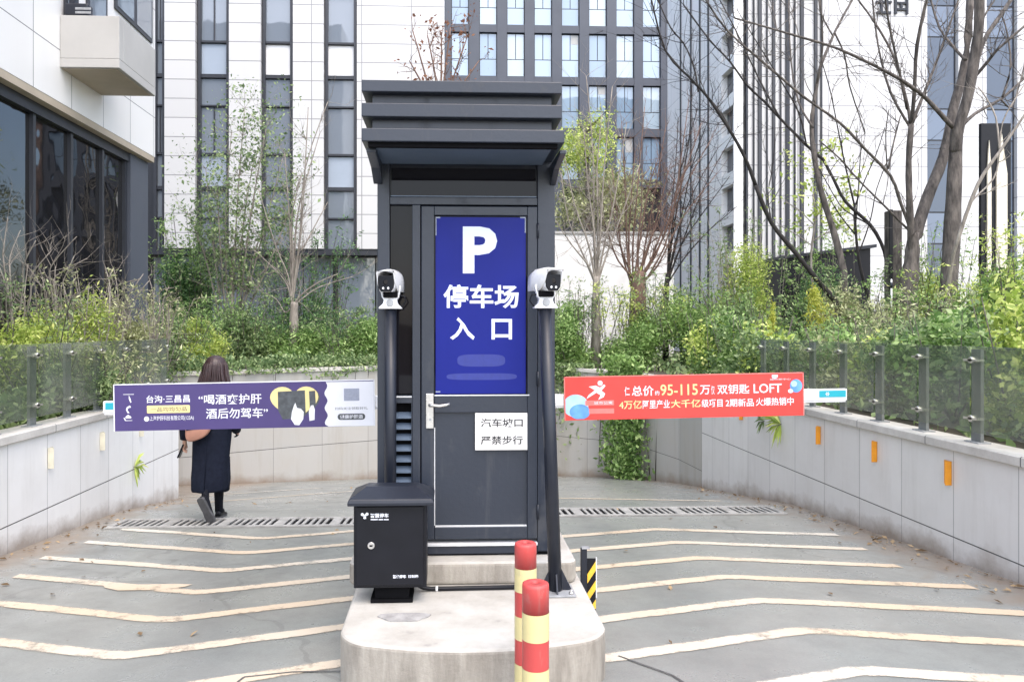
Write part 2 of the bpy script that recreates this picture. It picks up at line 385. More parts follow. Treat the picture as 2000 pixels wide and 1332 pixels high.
def wall_mat(name, col, pitch, zline, dirt, stain):
    m, t, b = nodes(name)
    uv = N(t, 'ShaderNodeUVMap'); uv.uv_map = 'wall'; s1 = N(t, 'ShaderNodeSeparateXYZ'); t.links.new(uv.outputs[0], s1.inputs[0])
    uh = N(t, 'ShaderNodeUVMap'); uh.uv_map = 'height'; s2 = N(t, 'ShaderNodeSeparateXYZ'); t.links.new(uh.outputs[0], s2.inputs[0])
    u, v, h = s1.outputs[0], s1.outputs[1], s2.outputs[1]
    q = math_(t, 'DIVIDE', u, pitch); jx = math_(t, 'LESS_THAN', math_(t, 'FRACT', q), .007/pitch)
    jz = math_(t, 'LESS_THAN', math_(t, 'ABSOLUTE', math_(t, 'SUBTRACT', v, zline)), .0045)
    wn = N(t, 'ShaderNodeTexWhiteNoise'); wn.noise_dimensions = '2D'
    cb = N(t, 'ShaderNodeCombineXYZ'); t.links.new(math_(t, 'FLOOR', q), cb.inputs[0]); t.links.new(math_(t, 'GREATER_THAN', v, zline), cb.inputs[1]); t.links.new(cb.outputs[0], wn.inputs['Vector'])
    mp = N(t, 'ShaderNodeMapping'); t.links.new(uv.outputs[0], mp.inputs[0]); mp.inputs['Scale'].default_value = (1, .1, 1)
    streak = noise(t, mp.outputs[0], 5, 6, .65); cloud = noise(t, uv.outputs[0], 2.2, 6, .65)
    base = mix(t, wn.outputs[0], tuple(c*.93 for c in col)+(1,), tuple(col)+(1,))
    base = mix(t, math_(t, 'MULTIPLY', ramp(t, streak, .5, .78), stain), base, (.34, .31, .26, 1))
    base = mix(t, math_(t, 'MULTIPLY', ramp(t, cloud, .45, .75), stain*.6), base, (.42, .39, .34, 1))
    hh = math_(t, 'SUBTRACT', math_(t, 'ADD', .42, math_(t, 'MULTIPLY', math_(t, 'SUBTRACT', cloud, .5), 1.1)), math_(t, 'MULTIPLY', h, 2.6))
    base = mix(t, math_(t, 'MULTIPLY', ramp(t, hh, 0, .45), dirt), base, (.22, .165, .12, 1))
    j = math_(t, 'MAXIMUM', jz, math_(t, 'MULTIPLY', jx, .55))
    t.links.new(mix(t, j, base, (.06, .06, .06, 1)), b.inputs['Base Color']); b.inputs['Roughness'].default_value = .45
    bump(t, b, math_(t, 'SUBTRACT', 1.0, j), .6, .008); return m
M['wall_left'] = wall_mat('wall_cladding_white', (.80, .79, .77), .585, .025, .75, .22)
M['wall_right'] = wall_mat('wall_cladding_grey', (.71, .695, .67), .64, .025, .8, .3)
M['wall_back'] = wall_mat('wall_cladding_stained', (.43, .42, .395), .9, -.55, .8, .8)
def coping_mat():
    m, t, b = nodes('coping_stone'); uv = N(t, 'ShaderNodeUVMap'); uv.uv_map = 'wall'
    s1 = N(t, 'ShaderNodeSeparateXYZ'); t.links.new(uv.outputs[0], s1.inputs[0])
    j = math_(t, 'LESS_THAN', math_(t, 'FRACT', math_(t, 'DIVIDE', s1.outputs[0], .98)), .01)
    vec = obj_coord(t); base = mix(t, ramp(t, noise(t, vec, 3, 6, .7), .3, .75), (.60, .58, .54, 1), (.36, .34, .31, 1))
    t.links.new(mix(t, j, base, (.1, .1, .1, 1)), b.inputs['Base Color']); b.inputs['Roughness'].default_value = .7
    bump(t, b, noise(t, vec, 60, 4), .2, .01); return m
M['coping'] = coping_mat()
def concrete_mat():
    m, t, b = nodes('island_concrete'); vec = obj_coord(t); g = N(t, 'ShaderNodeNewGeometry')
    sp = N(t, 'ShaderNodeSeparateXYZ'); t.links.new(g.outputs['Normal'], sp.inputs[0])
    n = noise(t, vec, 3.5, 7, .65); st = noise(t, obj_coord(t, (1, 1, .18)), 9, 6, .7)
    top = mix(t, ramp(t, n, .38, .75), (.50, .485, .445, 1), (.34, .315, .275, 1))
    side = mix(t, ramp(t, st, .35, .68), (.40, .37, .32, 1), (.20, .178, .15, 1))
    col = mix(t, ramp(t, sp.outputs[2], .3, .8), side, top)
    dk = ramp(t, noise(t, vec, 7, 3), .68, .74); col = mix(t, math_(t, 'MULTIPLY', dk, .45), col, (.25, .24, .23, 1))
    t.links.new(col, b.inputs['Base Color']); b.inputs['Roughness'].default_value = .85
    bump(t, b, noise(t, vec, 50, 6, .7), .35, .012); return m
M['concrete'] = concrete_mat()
M['patch'] = mat('cement_patch', (.33, .32, .31), .85, .25, 20, bmp=.4)
M['coat'] = mat('wool_coat_navy', (.010, .013, .024), .9, .2, 30, bmp=.2, bscale=200, spec=.12)
M['tights'] = mat('dark_tights', (.007, .008, .013), .8, .15, 30, spec=.2)
M['hair'] = mat('brown_hair', (.034, .017, .017), .4, .45, 40)
M['skin'] = mat('skin', (.5, .3, .22), .5, .06, 20)
M['bag'] = mat('tan_leather', (.42, .21, .15), .55, .12, 12)
M['sole'] = mat('rubber_sole', (.075, .075, .08), .7, .2, 30)
# ================================================================== SETTING
def struct(name, mb, m): return tag(mb.build(name, m), kind='structure')
BACK = [(3.8, 11.0), (3.76, 12.0), (3.5, 13.2), (2.95, 14.1), (2.1, 14.7), (1.0, 14.95), (0, 14.75), (-1.2, 14.35), (-2.8, 13.5), (-4.4, 12.5), (-8.5, 10.9)]
# ramp: one sheet following the two slopes, up to the foot of the walls
mb = MB(); ys = [-14, -6, -2, 0, 1.5] + [1.5 + .5*i for i in range(1, 14)] + [8.5, 9, 10, 11, 12, 13, 14, 15.2]
xs = [-12, -9, -6, -4, -3.5, -2, -1, 0, 1, 2, 3, 3.81, 3.95]
vs = [(x, y, gz(y)) for y in ys for x in xs]; k = len(xs)
mb.add(vs, [(i*k+j, i*k+j+1, (i+1)*k+j+1, (i+1)*k+j) for i in range(len(ys)-1) for j in range(k-1)])
struct('ramp_road', mb, M['road'])
# planted ground behind the walls
G = .70
mb = MB(); outer = [(x + .22*(1 if x > 2.8 else .3), y + (.22 if x < 3.4 else .05)) for x, y in BACK]
outer[0] = (4.05, 11.0)
right = [(90, -14), (4.05, -14)]
def strip(pts, far): 
    n = len(pts); mb.add([(x, y, G) for x, y in pts] + [(x, y, G) for x, y in far], [(i, i+1, n+i+1, n+i) for i in range(n-1)])
strip([(4.05, -14), (4.05, 11.0)], [(120, -14), (120, 11.0)])
strip(outer, [(120, 11.0), (110, 60), (90, 160), (60, 160), (35, 160), (15, 160), (0, 160), (-20, 160), (-50, 160), (-80, 160), (-120, 160)])
mb.add([(outer[-1][0], outer[-1][1], G), (-120, 160, G), (-120, 11.1, G)], [(0, 1, 2)])
mb.add([(-3.72, -14, G), (-3.72, 9.5, G), (-120, 9.5, G), (-120, -14, G)], [(0, 1, 2, 3)])
struct('garden_ground', mb, M['soil'])
# painted chevrons on the ramp (sheets 4 mm above it)
mb = MB()
def line(pts, wy):
    P = []; A, B_, D = (Vector(q) for q in (pts if len(pts) == 3 else (pts[0], ((pts[0][0]+pts[1][0])/2, (pts[0][1]+pts[1][1])/2), pts[1])))
    k0, k1 = B_.lerp(A, .07), B_.lerp(D, .07)
    for t in np.linspace(0, 1, 9)[:-1]: P.append(tuple(A.lerp(k0, t)))
    for t in np.linspace(0, 1, 7)[:-1]: P.append(tuple(k0.lerp(B_, t).lerp(B_.lerp(k1, t), t)))
    for t in np.linspace(0, 1, 9): P.append(tuple(k1.lerp(D, t)))
    vs = []
    for x, y in P:
        y += random.uniform(-.005, .005)
        vs += [(x, y-wy/2, gz(y-wy/2)+.004), (x, y+wy/2, gz(y+wy/2)+.004)]
    mb.add(vs, [(2*i, 2*i+2, 2*i+3, 2*i+1) for i in range(len(P)-1)])
for k in range(-3, 6):
    y = 3.716 + .56*k
    line([(-3.15 + .06*(k % 3), y+.50), (-1.61, y), (-.505, y+.42)], .13)
for k in range(-4, 6):
    y = 3.93 + .562*k
    line([(.74, y-.36), (1.91, y), (3.28 + .07*(k % 3), y-.34)], .13)
for (x0, y0, x1, y1) in ((-4.2, 9.2, -2.0, 11.6), (-3.0, 9.0, -.9, 11.4), (1.2, 9.3, 3.2, 8.6)):
    line([(x0, y0), (x1, y1)], .12)
for (x, y, sx, sy) in ((-2.0, 4.98, .26, .10),):     # spilt light cement marks
    a = [(x + sx*math.cos(t)*(1+.25*math.sin(3*t)), y + sy*math.sin(t)*(1+.3*math.cos(2*t))) for t in np.linspace(0, 2*math.pi, 15)[:-1]]
    mb.add([(px, py, gz(py)+.005) for px, py in a], [tuple(range(14))])
mk = struct('road_markings', mb, M['paint']); ul = mk.data.uv_layers.new(name='stroke')
for pl in mk.data.polygons:
    for li, vi in zip(pl.loop_indices, pl.vertices): ul.data[li].uv = (0, .5 if len(pl.vertices) > 4 else float(vi % 2))
mb = MB()                                                    # sealed saw cuts in the coating
for pts in ([(-1.02, 3.02), (-.93, 3.42), (-.72, 3.47), (-.50, 3.47)], [(.83, 3.60), (1.02, 3.35), (1.12, 3.02), (1.15, 2.7)]):
    for (xa, ya), (xb, yb) in zip(pts[:-1], pts[1:]):
        d = Vector((xb-xa, yb-ya, 0)).normalized(); n_ = Vector((-d.y, d.x, 0))*.006
        mb.add([(xa-n_.x, ya-n_.y, gz(ya-n_.y)+.006), (xb-n_.x, yb-n_.y, gz(yb-n_.y)+.006), (xb+n_.x, yb+n_.y, gz(yb+n_.y)+.006), (xa+n_.x, ya+n_.y, gz(ya+n_.y)+.006)], [(0, 1, 2, 3)])
M['sealant'] = mat('crack_sealant', (.10, .10, .098), .6, .3, 20)
struct('road_joints', mb, M['sealant'])

# ------------------------------------------------------------------ walls
def wall_mesh(name, path, ztop, zbot, thick, m, parent, side=1, closed_end=True):
    """path = inner foot line; the wall body lies on its outer side"""
    P = [Vector((x, y)) for x, y in path]; n = len(P); off = []
    for i in range(n):
        d = (P[min(i+1, n-1)] - P[max(i-1, 0)]).normalized(); off.append(P[i] + Vector((d.y, -d.x))*thick*side)
    zt = ztop if callable(ztop) else (lambda i: ztop); zb = zbot if callable(zbot) else (lambda i: zbot)
    vs = []; 
    for i in range(n):
        vs += [(P[i].x, P[i].y, zb(i)), (P[i].x, P[i].y, zt(i)), (off[i].x, off[i].y, zt(i)), (off[i].x, off[i].y, zb(i))]
    fs = []
    for i in range(n-1):
        a, b = 4*i, 4*(i+1)
        for q in range(4): fs.append((a+q, b+q, b+(q+1) % 4, a+(q+1) % 4))
    fs += [(0, 1, 2, 3), (4*n-1, 4*n-2, 4*n-3, 4*n-4)]
    mb = MB(); mb.add(vs, fs); o = mb.build(name, m, parent)
    s = [0]
    for i in range(1, n): s.append(s[-1] + (P[i]-P[i-1]).length)
    me = o.data; uv = me.uv_layers.new(name='wall'); uh = me.uv_layers.new(name='height'); po = Vector(parent_world(parent)) if parent else Vector()
    for pl in me.polygons:
        for li, vi in zip(pl.loop_indices, pl.vertices):
            co = me.vertices[vi].co + po
            uv.data[li].uv = (s[vi//4] + ((vi % 4) in (2, 3))*.13, co.z); uh.data[li].uv = (s[vi//4], co.z - gz(co.y))
    return o
def densify(p, step=.5):
    o = []
    for (a, b), (c, d) in zip(p[:-1], p[1:]):
        k = max(1, int(math.hypot(c-a, d-b)/step)); o += [(a+(c-a)*i/k, b+(d-b)*i/k) for i in range(k)]
    return o + [p[-1]]
def retaining_wall(label, path, ztop, m, side, cop_over=.035):
    t = thing('retaining_wall', label, 'wall', (path[0][0], path[0][1], gz(path[0][1])))
    p = densify(path); n = len(p)
    wall_mesh('cladding', p, lambda i: ztop(p[i])-.075, lambda i: gz(p[i][1])-.15, .2, m, t, side)
    P = [Vector(q) for q in p]; ip = []
    for i in range(n):
        d = (P[min(i+1, n-1)]-P[max(i-1, 0)]).normalized(); q = P[i] - Vector((d.y, -d.x))*cop_over*side; ip.append((q.x, q.y))
    o = wall_mesh('coping', ip, lambda i: ztop(p[i]), lambda i: ztop(p[i])-.073, .27, M['coping'], t, side)
    bv = o.modifiers.new('b', 'BEVEL'); bv.width = .008; bv.limit_method = 'ANGLE'
    return t
flat = lambda q: .75
retaining_wall('white clad retaining wall with pale coping on the side of the lone walker', [(-3.5, -8), (-3.5, 9.78)], flat, M['wall_left'], -1)
retaining_wall('light grey panel retaining wall carrying orange reflectors', [(3.8, -8), (3.8, 11.0)], flat, M['wall_right'], 1)
retaining_wall('stained curved retaining wall closing the far end of the ramp', [(3.8, 11.003)] + BACK[1:],
               lambda q: .75 + .12*min(1, max(0, (3.6-q[0])/2)), M['wall_back'], 1)
# reflectors fixed to the walls
def reflector(X, Y, z, s, m, label, group):
    t = thing('wall_reflector', label, 'reflector', (X, Y, z), group); L = Vector((X, Y, z))
    b = MB(); a = [(X, Y-.04), (X-.05*s, Y-.04), (X-.05*s, Y-.036), (X-.004*s, Y-.036), (X-.004*s, Y+.04), (X, Y+.04)]
    b.prism(a, 'z', z-.09, z+.09); b.build('plate', m, t)
    c = MB(); c.lathe([(.006, 0), (.006, .006)], (X-.004*s, Y+.015, z-.05), 8, 'x'); c.lathe([(.006, 0), (.006, .006)], (X-.004*s, Y+.015, z+.05), 8, 'x')
    c.build('screw', M['galv'], t)
for i, Y in enumerate((4.5, 5.5, 6.475, 7.476, 9.48, 10.56)):
    reflector(3.797, Y, .50, 1, M['orange'], ['orange reflector plate cut by the edge of the photo', 'largest orange reflector plate, on the panel below the front railing post',
        'orange reflector plate second from the front on the grey wall', 'orange reflector plate below the teal end of the barrier arm',
        'orange reflector plate just under the red banner, nearer of the two', 'small orange reflector plate under the red banner, closest to the ivy'][i], 'orange reflectors on the grey wall')
for i, Y in enumerate((5.72, 6.67, 7.64, 8.59)):
    reflector(-3.497, Y, .46, -1, M['cream'], ['faded cream reflector plate at the photo edge of the white wall', 'faded cream reflector plate, largest one in view on the white wall', 'faded cream reflector plate under the tip of the purple banner',
        'faded cream reflector plate on the white wall nearest the walking woman'][i], 'cream reflectors on the white wall')
# ------------------------------------------------------------------ glass railings
def railing(label, X, ys, s):
    t = thing('glass_railing', label, 'railing', (X, ys[0], .75))
    for i, y in enumerate(ys):
        b = MB(); b.box(X-.012, X+.012, y-.05, y+.05, .752, 1.44)
        p = b.build('post', M['postgrey'], t)
        f = MB(); f.box(X-.05, X+.05, y-.075, y+.075, .7505, .7515+.008); f.build('base_plate', M['galv'], p)
        for z in (.93, 1.36):
            c = MB(); c.lathe([(.022, -.03), (.026, -.02), (.026, .02), (.022, .03)], (X-.03*s, y, z), 12, 'x')
            c.box(X-.06*s, X-.0*s, y-.07, y+.07, z-.008, z+.008); c.build('clamp', M['steel'], p)
    for y0, y1 in zip(ys[:-1], ys[1:]):
        g = MB(); g.box(X-.055*s, X-.043*s, y0+.012, y1-.012, .83, 1.46); g.build('glass_pane', M['railglass'], t, .003, 1)
railing('tinted glass railing on grey posts above the white wall', -3.60, [2.4+.595*i for i in range(13)], -1)
railing('tinted glass railing on grey posts above the wall with orange reflectors', 3.91, [2.23+.622*i for i in range(12)], 1)
# ------------------------------------------------------------------ drain grates
def grate(label, x0, x1, y0, y1):
    t = thing('drain_grate', label, 'grate', ((x0+x1)/2, 7.25, gz(7.25)))
    z = lambda y: gz(y)
    f = MB()
    def slab(a, b, c, d, h0, h1): f.add([(a, c, z(c)+h0), (b, c, z(c)+h0), (b, d, z(d)+h0), (a, d, z(d)+h0), (a, c, z(c)+h1), (b, c, z(c)+h1), (b, d, z(d)+h1), (a, d, z(d)+h1)],
        [(0,3,2,1),(4,5,6,7),(0,1,5,4),(1,2,6,5),(2,3,7,6),(3,0,4,7)])
    slab(x0, x1, y0, y0+.06, .002, .016); slab(x0, x1, y1-.06, y1, .002, .016)
    n = int((x1-x0)/.49)
    for i in range(n+1): x = x0 + i*(x1-x0)/n; slab(max(x0, x-.03), min(x1, x+.03), y0+.06, y1-.06, .002, .0155)
    f.build('frame', M['coping_flat'], t)
    f = MB(); nb = int((x1-x0)/.066)
    for i in range(nb): x = x0 + (i+.5)*(x1-x0)/nb + random.uniform(-.004, .004); slab(x-.015, x+.015, y0+.06, y1-.06, .0025, .0145)
    f.build('grating_bars', M['coping_flat'], t)
    f = MB(); slab(x0+.01, x1-.01, y0+.02, y1-.02, .0008, .0018); f.build('channel', M['blackgap'], t)
M['coping_flat'] = mat('worn_grate_metal', (.34, .335, .32), .5, .3, 7)
grate('slotted drain grate crossing the lane under the walking woman', -3.2, -.56, 7.03, 7.49)
grate('slotted drain grate crossing the lane under the red banner', .80, 3.45, 7.42, 7.90)

# ------------------------------------------------------------------ concrete island
def rounded(x0, x1, y0, y1, r, bow=0, n=7):
    p = []
    for cx, cy, a0 in ((x1-r, y0+r, -90), (x1-r, y1-r, 0), (x0+r, y1-r, 90), (x0+r, y0+r, 180)):
        for i in range(n+1): a = R(a0 + 90*i/n); p.append([cx+r*math.cos(a), cy+r*math.sin(a)])
    for i in range(1, 9): t = i/9; p.append([x0+r+(x1-x0-2*r)*t, y0])
    for q in p:
        if q[1] < y0+r*1.01:
            u = (q[0]-(x0+x1)/2)/((x1-x0)/2); q[1] -= bow*(1-u*u)*(1 if q[1] < y0+r else 0)
    c = [sum(q[0] for q in p)/len(p), (y0+y1)/2]
    p.sort(key=lambda q: math.atan2(q[1]-c[1], q[0]-c[0])); return p
isl = thing('traffic_island', 'pale concrete traffic island with rounded nose holding up the ticket booth', 'traffic island', (.12, 4.8, gz(4.8)))
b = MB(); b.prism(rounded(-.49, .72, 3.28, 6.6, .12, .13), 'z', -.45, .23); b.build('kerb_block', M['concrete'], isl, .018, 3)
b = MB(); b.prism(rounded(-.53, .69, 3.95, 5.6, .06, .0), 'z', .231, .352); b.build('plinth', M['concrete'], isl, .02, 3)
b = MB(); b.prism([(x, y) for x, y in [(-.21+.115*math.cos(a)*(1+.22*math.sin(3*a)), 3.52+.06*math.sin(a)*(1+.2*math.cos(2*a))) for a in np.linspace(0, 6.283, 16)[:-1]]], 'z', .231, .236)
b.build('cement_patch', M['patch'], isl)

# ================================================================== BUILDINGS
def flatbox(p0, p1, Y, Y2): # pixel box on plane Y -> world x0,x1,z0,z1
    a, b = at(p0[0], p0[1], Y), at(p1[0], p1[1], Y); return a.x, b.x, b.z, a.z
# ---- building on the left: facade in the plane X = -5.05
XL = -5.05
lb = thing('office_building', 'white panelled building with dark lobby glazing and a small balcony', 'building', (XL, 11, G))
b = MB(); b.box(-16, XL, 3, 13.0, 4.53, 16); b.build('upper_wall', M['white_l'], lb)
b = MB(); b.box(-16, XL-.42, 3, 12.6, G, 4.42); b.build('lobby_core', M['wframe'], lb)
b = MB(); b.box(-15.9, XL-.004, 3.1, 12.97, 4.43, 4.528); b.build('soffit', M['tan'], lb)
b = MB(); b.box(XL-.40, XL-.12, 3, 12.25, 4.285, 4.425); b.build('head_frame', M['wframe'], lb)
b = MB(); b.box(XL-.40, XL-.10, 12.25, 12.95, G, 4.426); b.build('corner_column', M['greywall'], lb)
ym = [4.9+.93*i for i in range(8)] + [12.2]
for y in ym:
    b = MB(); b.box(XL-.26, XL-.15, y-.03, y+.03, G+.1, 4.283); b.build('mullion', M['wframe'], lb)
for y0, y1 in zip(ym[:-1], ym[1:]):
    b = MB(); b.box(XL-.215, XL-.20, y0+.031, y1-.031, G+.12, 4.282); b.build('lobby_pane', M['glasslow'], lb)
b = MB(); b.box(XL-.40, XL-.08, 3, 12.24, G, G+.099); b.build('sill', M['wframe'], lb)
# balcony: beige parapet box open to the sky, on the facade
b = MB(); Yb0, Yb1, Xb = 9.86, 11.06, -4.29
b.box(XL+.003, Xb, Yb0, Yb1, 4.985, 5.10); b.box(XL+.004, Xb, Yb0, Yb0+.12, 5.101, 5.66); b.box(Xb-.12, Xb, Yb0+.121, Yb1, 5.1015, 5.662)
b.box(XL+.005, Xb-.121, Yb1-.12, Yb1-.002, 5.102, 5.659); b.build('balcony', M['beige'], lb, .006)
b = MB(); b.box(XL+.006, Xb-.05, Yb0+.05, Yb1-.05, 4.975, 4.984); b.build('balcony_soffit', M['tan'], lb)
for y0, y1, z0, z1 in ((9.95, 10.3, 5.2, 9), (10.55, 11.15, 5.2, 9), (11.42, 12.82, 6.42, 9.5)):
    b = MB(); b.box(XL-.02, XL+.03, y0, y1, z0, z1); f = b.build('window', M['wframe'], lb)
    b = MB(); n = 1 if y1-y0 < .7 else 2; wd = (y1-y0)/n
    for i in range(n): b.box(XL+.031, XL+.036, y0+i*wd+.06, y0+(i+1)*wd-.06, z0+.06, z1-.06)
    b.build('pane', M['glass'], f)
u = thing('outdoor_unit', 'small dark metal unit sitting on the balcony parapet', 'air unit', (-4.83, 9.93, 5.66))
b = MB(); b.box(-5.0, -4.70, 9.88, 10.03, 5.665, 5.83); b.build('casing', M['lead'], u, .02)
b = MB(); b.box(-4.86, -4.66, 9.875, 9.879+.0005, 5.69, 5.72); b.box(-4.86, -4.66, 9.8752, 9.8795, 5.74, 5.77); b.build('louvre', M['galv'], u)
b = MB(); b.box(-4.95, -4.88, 9.90, 10.0, 5.831, 6.4); b.build('duct', M['lead'], u)

# ---- white office straight ahead: piers and dark glass strips in the plane Y = 24
YO = 24.0
ob = thing('office_building', 'white panelled office tower with tall dark window strips', 'building', (-6, YO, G))
def px(x): return at(x, 640, YO).x
def pz(y): return at(876, y, YO).z
zb = pz(487); ztop = 17.0
piers = [(321, 381), (447, 509), (572, 632), (697, 868)]
for x0, x1 in piers:
    b = MB(); b.box(px(x0), px(x1), YO, YO+.6, zb, ztop); b.build('pier', M['white_x'], ob)
b = MB(); b.box(px(150), px(868), YO+.62, YO+9, zb, ztop); b.build('core', M['wframe'], ob)
strips = [(296, 320, 2), (383, 446, 1), (510, 571, 0), (633, 696, 3)]
for (x0, x1, kx) in strips:
    X0, X1 = px(x0)+.01, px(x1)-.01; fl = 218
    f = MB(); f.box(X0, X0+.09, YO+.12, YO+.5, zb, ztop); f.box(X1-.09, X1, YO+.12, YO+.5, zb, ztop)
    fr = f.build('strip_frame', M['wframe'], ob)
    for s in range(-3, 2):
        y0 = 148 + fl*s
        for a, c, mm in ((0, 7, 'wframe'), (8, 59, 'glass'), (60, 63, 'wframe'), (64, 152, 'glass'), (153, 157, 'wframe'), (158, 217, 'sp')):
            if mm == 'sp': mm = {0: 'span_w', 1: 'span_g', 2: 'glass', 3: 'span_w'}[kx] if s < 0 else {0: 'glass', 1: 'span_g', 2: 'glass', 3: 'span_g'}[kx]
            za, zc = pz(y0+c), pz(y0+a)
            if zc < zb or za > ztop: continue
            za = max(za, zb+.02)
            b = MB(); d = .16 if mm == 'wframe' else .24
            b.box(X0+.091, X1-.091, YO+d, YO+.3, za, zc); b.build('transom' if mm == 'wframe' else ('spandrel' if mm.startswith('span') else 'pane'), M[mm], ob)
            if mm == 'glass' and kx in (1, 2) and a == 64:
                b = MB(); xm = (X0+X1)/2; b.box(xm-.02, xm+.02, YO+.20, YO+.238, za, zc); b.build('glazing_bar', M['wframe'], ob)
b = MB(); b.box(px(150), px(868), YO+.05, YO+.6, pz(499), zb-.003); b.build('edge_beam', M['wframe'], ob)
b = MB(); b.box(px(150), px(868), YO+.8, YO+4, G, pz(500)-.003); b.build('ground_floor_core', M['wframe'], ob)
gx = [296, 343, 348, 405, 412, 470, 560, 592, 652, 660, 735, 800]
for x0, x1 in zip(gx[:-1], gx[1:]):
    if x1-x0 < 12: continue
    X0, X1 = at(x0, 600, YO+.5).x, at(x1-3, 600, YO+.5).x
    b = MB(); b.box(X0, X1, YO+.55+.06*(x0 % 3), YO+.60+.06*(x0 % 3), G+.05, pz(501)); b.build('lobby_pane', M['lobbypale'] if (x0 % 4) else M['glass'], ob)

# ---- grey office behind, Y = 46
YG = 46.0
gb = thing('office_building', 'dark grey office block with paired sky reflecting windows', 'building', (8, YG, G))
def gx_(x): return at(x, 640, YG).x
def gz_(y): return at(876, y, YG).z
cols = [828, 881, 936, 990, 1043.5, 1097, 1150.5, 1204, 1256, 1309]
b = MB(); b.box(gx_(820), gx_(1345), YG+.45, YG+12, G, 31); b.build('core', M['wframe'], gb)
for i in range(len(cols)):
    xa = cols[i-1]+35 if i else 818
    b = MB(); b.box(gx_(xa), gx_(cols[i]), YG, YG+.44, G, 31); b.build('pier', M['greywall'], gb)
for r in range(-2, 5):
    ytop = 62+101*r
    for i in range(len(cols)-1):
        X0, X1 = gx_(cols[i])+.006, gx_(cols[i]+35)-.006
        b = MB(); b.box(X0, X1, YG+.03, YG+.43, gz_(ytop+100.6), gz_(ytop+85.5)); b.build('spandrel', M['greywall'], gb)
        if r > 2: continue
        b = MB(); xm = (X0+X1)/2; z0, zm, z1 = gz_(ytop+85), gz_(ytop+51), gz_(ytop)
        b.box(X0, X1, YG+.22, YG+.4, z0, z1); f = b.build('window', M['wframe'], gb)
        b = MB(); e = .05
        b.box(X0+e, X1-e, YG+.20, YG+.218, z0+e, zm-e/2); b.box(X0+e, xm-e/2, YG+.20, YG+.218, zm+e/2, z1-e); b.box(xm+e/2, X1-e, YG+.20, YG+.218, zm+e/2, z1-e)
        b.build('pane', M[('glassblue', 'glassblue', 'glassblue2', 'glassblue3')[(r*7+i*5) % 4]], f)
        if (r*3+i*7) % 5 == 0:
            b = MB(); dz = random.uniform(.3, .9); b.box(xm+e, X1-e*1.4, YG+.193, YG+.199, z1-e-dz, z1-e*1.2); b.build('blind', M['blind'], f)

# ---- white building on the right: flank X = 8.94, front Y = 23
XR, YR = 8.94, 23.0
rb = thing('office_building', 'bright white building with black vertical fins and narrow blue glass strips', 'building', (14, YR, G))
def rx(x): return at(x, 640, YR).x
def rz(y): return at(876, y, YR).z
def ry(x): return at_x(x, 640, XR).y
b = MB(); b.box(XR+.3, 30, YR+.31, 30, G, 21); b.build('core', M['wframe'], rb)
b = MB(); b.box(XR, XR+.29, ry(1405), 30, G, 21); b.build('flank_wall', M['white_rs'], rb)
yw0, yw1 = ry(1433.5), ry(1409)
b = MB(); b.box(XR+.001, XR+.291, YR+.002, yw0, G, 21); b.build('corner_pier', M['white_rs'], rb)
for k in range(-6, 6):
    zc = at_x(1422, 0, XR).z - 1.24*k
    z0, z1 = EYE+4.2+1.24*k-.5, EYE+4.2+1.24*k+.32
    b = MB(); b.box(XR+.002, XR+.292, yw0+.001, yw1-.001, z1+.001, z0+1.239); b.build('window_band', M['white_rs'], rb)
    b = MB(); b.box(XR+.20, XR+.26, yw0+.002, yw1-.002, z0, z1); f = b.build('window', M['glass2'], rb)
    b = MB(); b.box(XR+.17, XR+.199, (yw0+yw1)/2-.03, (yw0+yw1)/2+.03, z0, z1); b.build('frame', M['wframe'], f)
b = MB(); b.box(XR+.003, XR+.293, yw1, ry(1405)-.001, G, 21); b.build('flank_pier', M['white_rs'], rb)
for x in (1330, 1350, 1367.5, 1384):
    y = ry(x); b = MB(); b.box(XR-.035, XR-.002, y-.05, y+.05, G+.2, 21); b.build('fin', M['wframe'], rb)
fins = [1457, 1483, 1510, 1537, 1565, 1592]
secs = [(1440, 1811, 'w'), (1811, 1872, 'g'), (1872, 1927, 'w'), (1927, 1987, 'g'), (1987, 2250, 'w')]
for x0, x1, kd in secs:
    X0, X1 = rx(x0), rx(x1)
    if kd == 'w':
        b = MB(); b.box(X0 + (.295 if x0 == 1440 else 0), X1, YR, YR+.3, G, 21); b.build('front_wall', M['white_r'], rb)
    else:
        b = MB(); b.box(X0+.004, X1-.004, YR+.14, YR+.3, G, 21); b.build('strip_frame', M['wframe'], rb)
        z = G + .3; i = 0
        while z < 20.5:
            h = (1.0, 2.3)[i % 2]; b = MB()
            b.box(X0+.07, X1-.07, YR+.12, YR+.138, z, z+h-.05); b.build('pane', M['stripglass'] if i % 2 else M['stripglass2'], rb); z += h; i += 1
fins += [1471, 1497, 1523.5, 1551, 1603]
for i, x in enumerate(fins):
    X = rx(x); b = MB(); wd = (.045, .07, .055, .075, .07, .06)[i] if i < 6 else .022
    b.box(X-wd*.75, X+wd*.75, YR-.08, YR-.002, G+2.2, 21); b.build('fin', M['wframe'] if i % 3 else M['lead'], rb)
sg = thing('shop_sign', 'dark sign characters mounted high on the bright white building', 'sign', (rx(1742), YR, rz(5)))
X0 = rx(1711)
for k, (dx, wd, z0, z1) in enumerate(((.05, .42, 14, 10), (.06, .07, 10, -30), (.38, .07, 10, -30), (.56, .30, 8, 3), (.56, .07, 14, -30), (.80, .07, 14, -30), (.90, .07, 14, -30))):
    pass
b = MB(); zA, zB = rz(14), rz(-40)
for dx, wd, za, zb_ in ((0, .46, zA, zA+.07), (.12, .07, zA+.071, zB), (.30, .07, zA+.071, zB), (-.02, .5, zA+.34, zA+.40)): b.box(X0+dx, X0+dx+wd, YR-.06-(.001 if wd > .2 else 0), YR-.003, za, zb_)
b.build('character', M['lead'], sg)
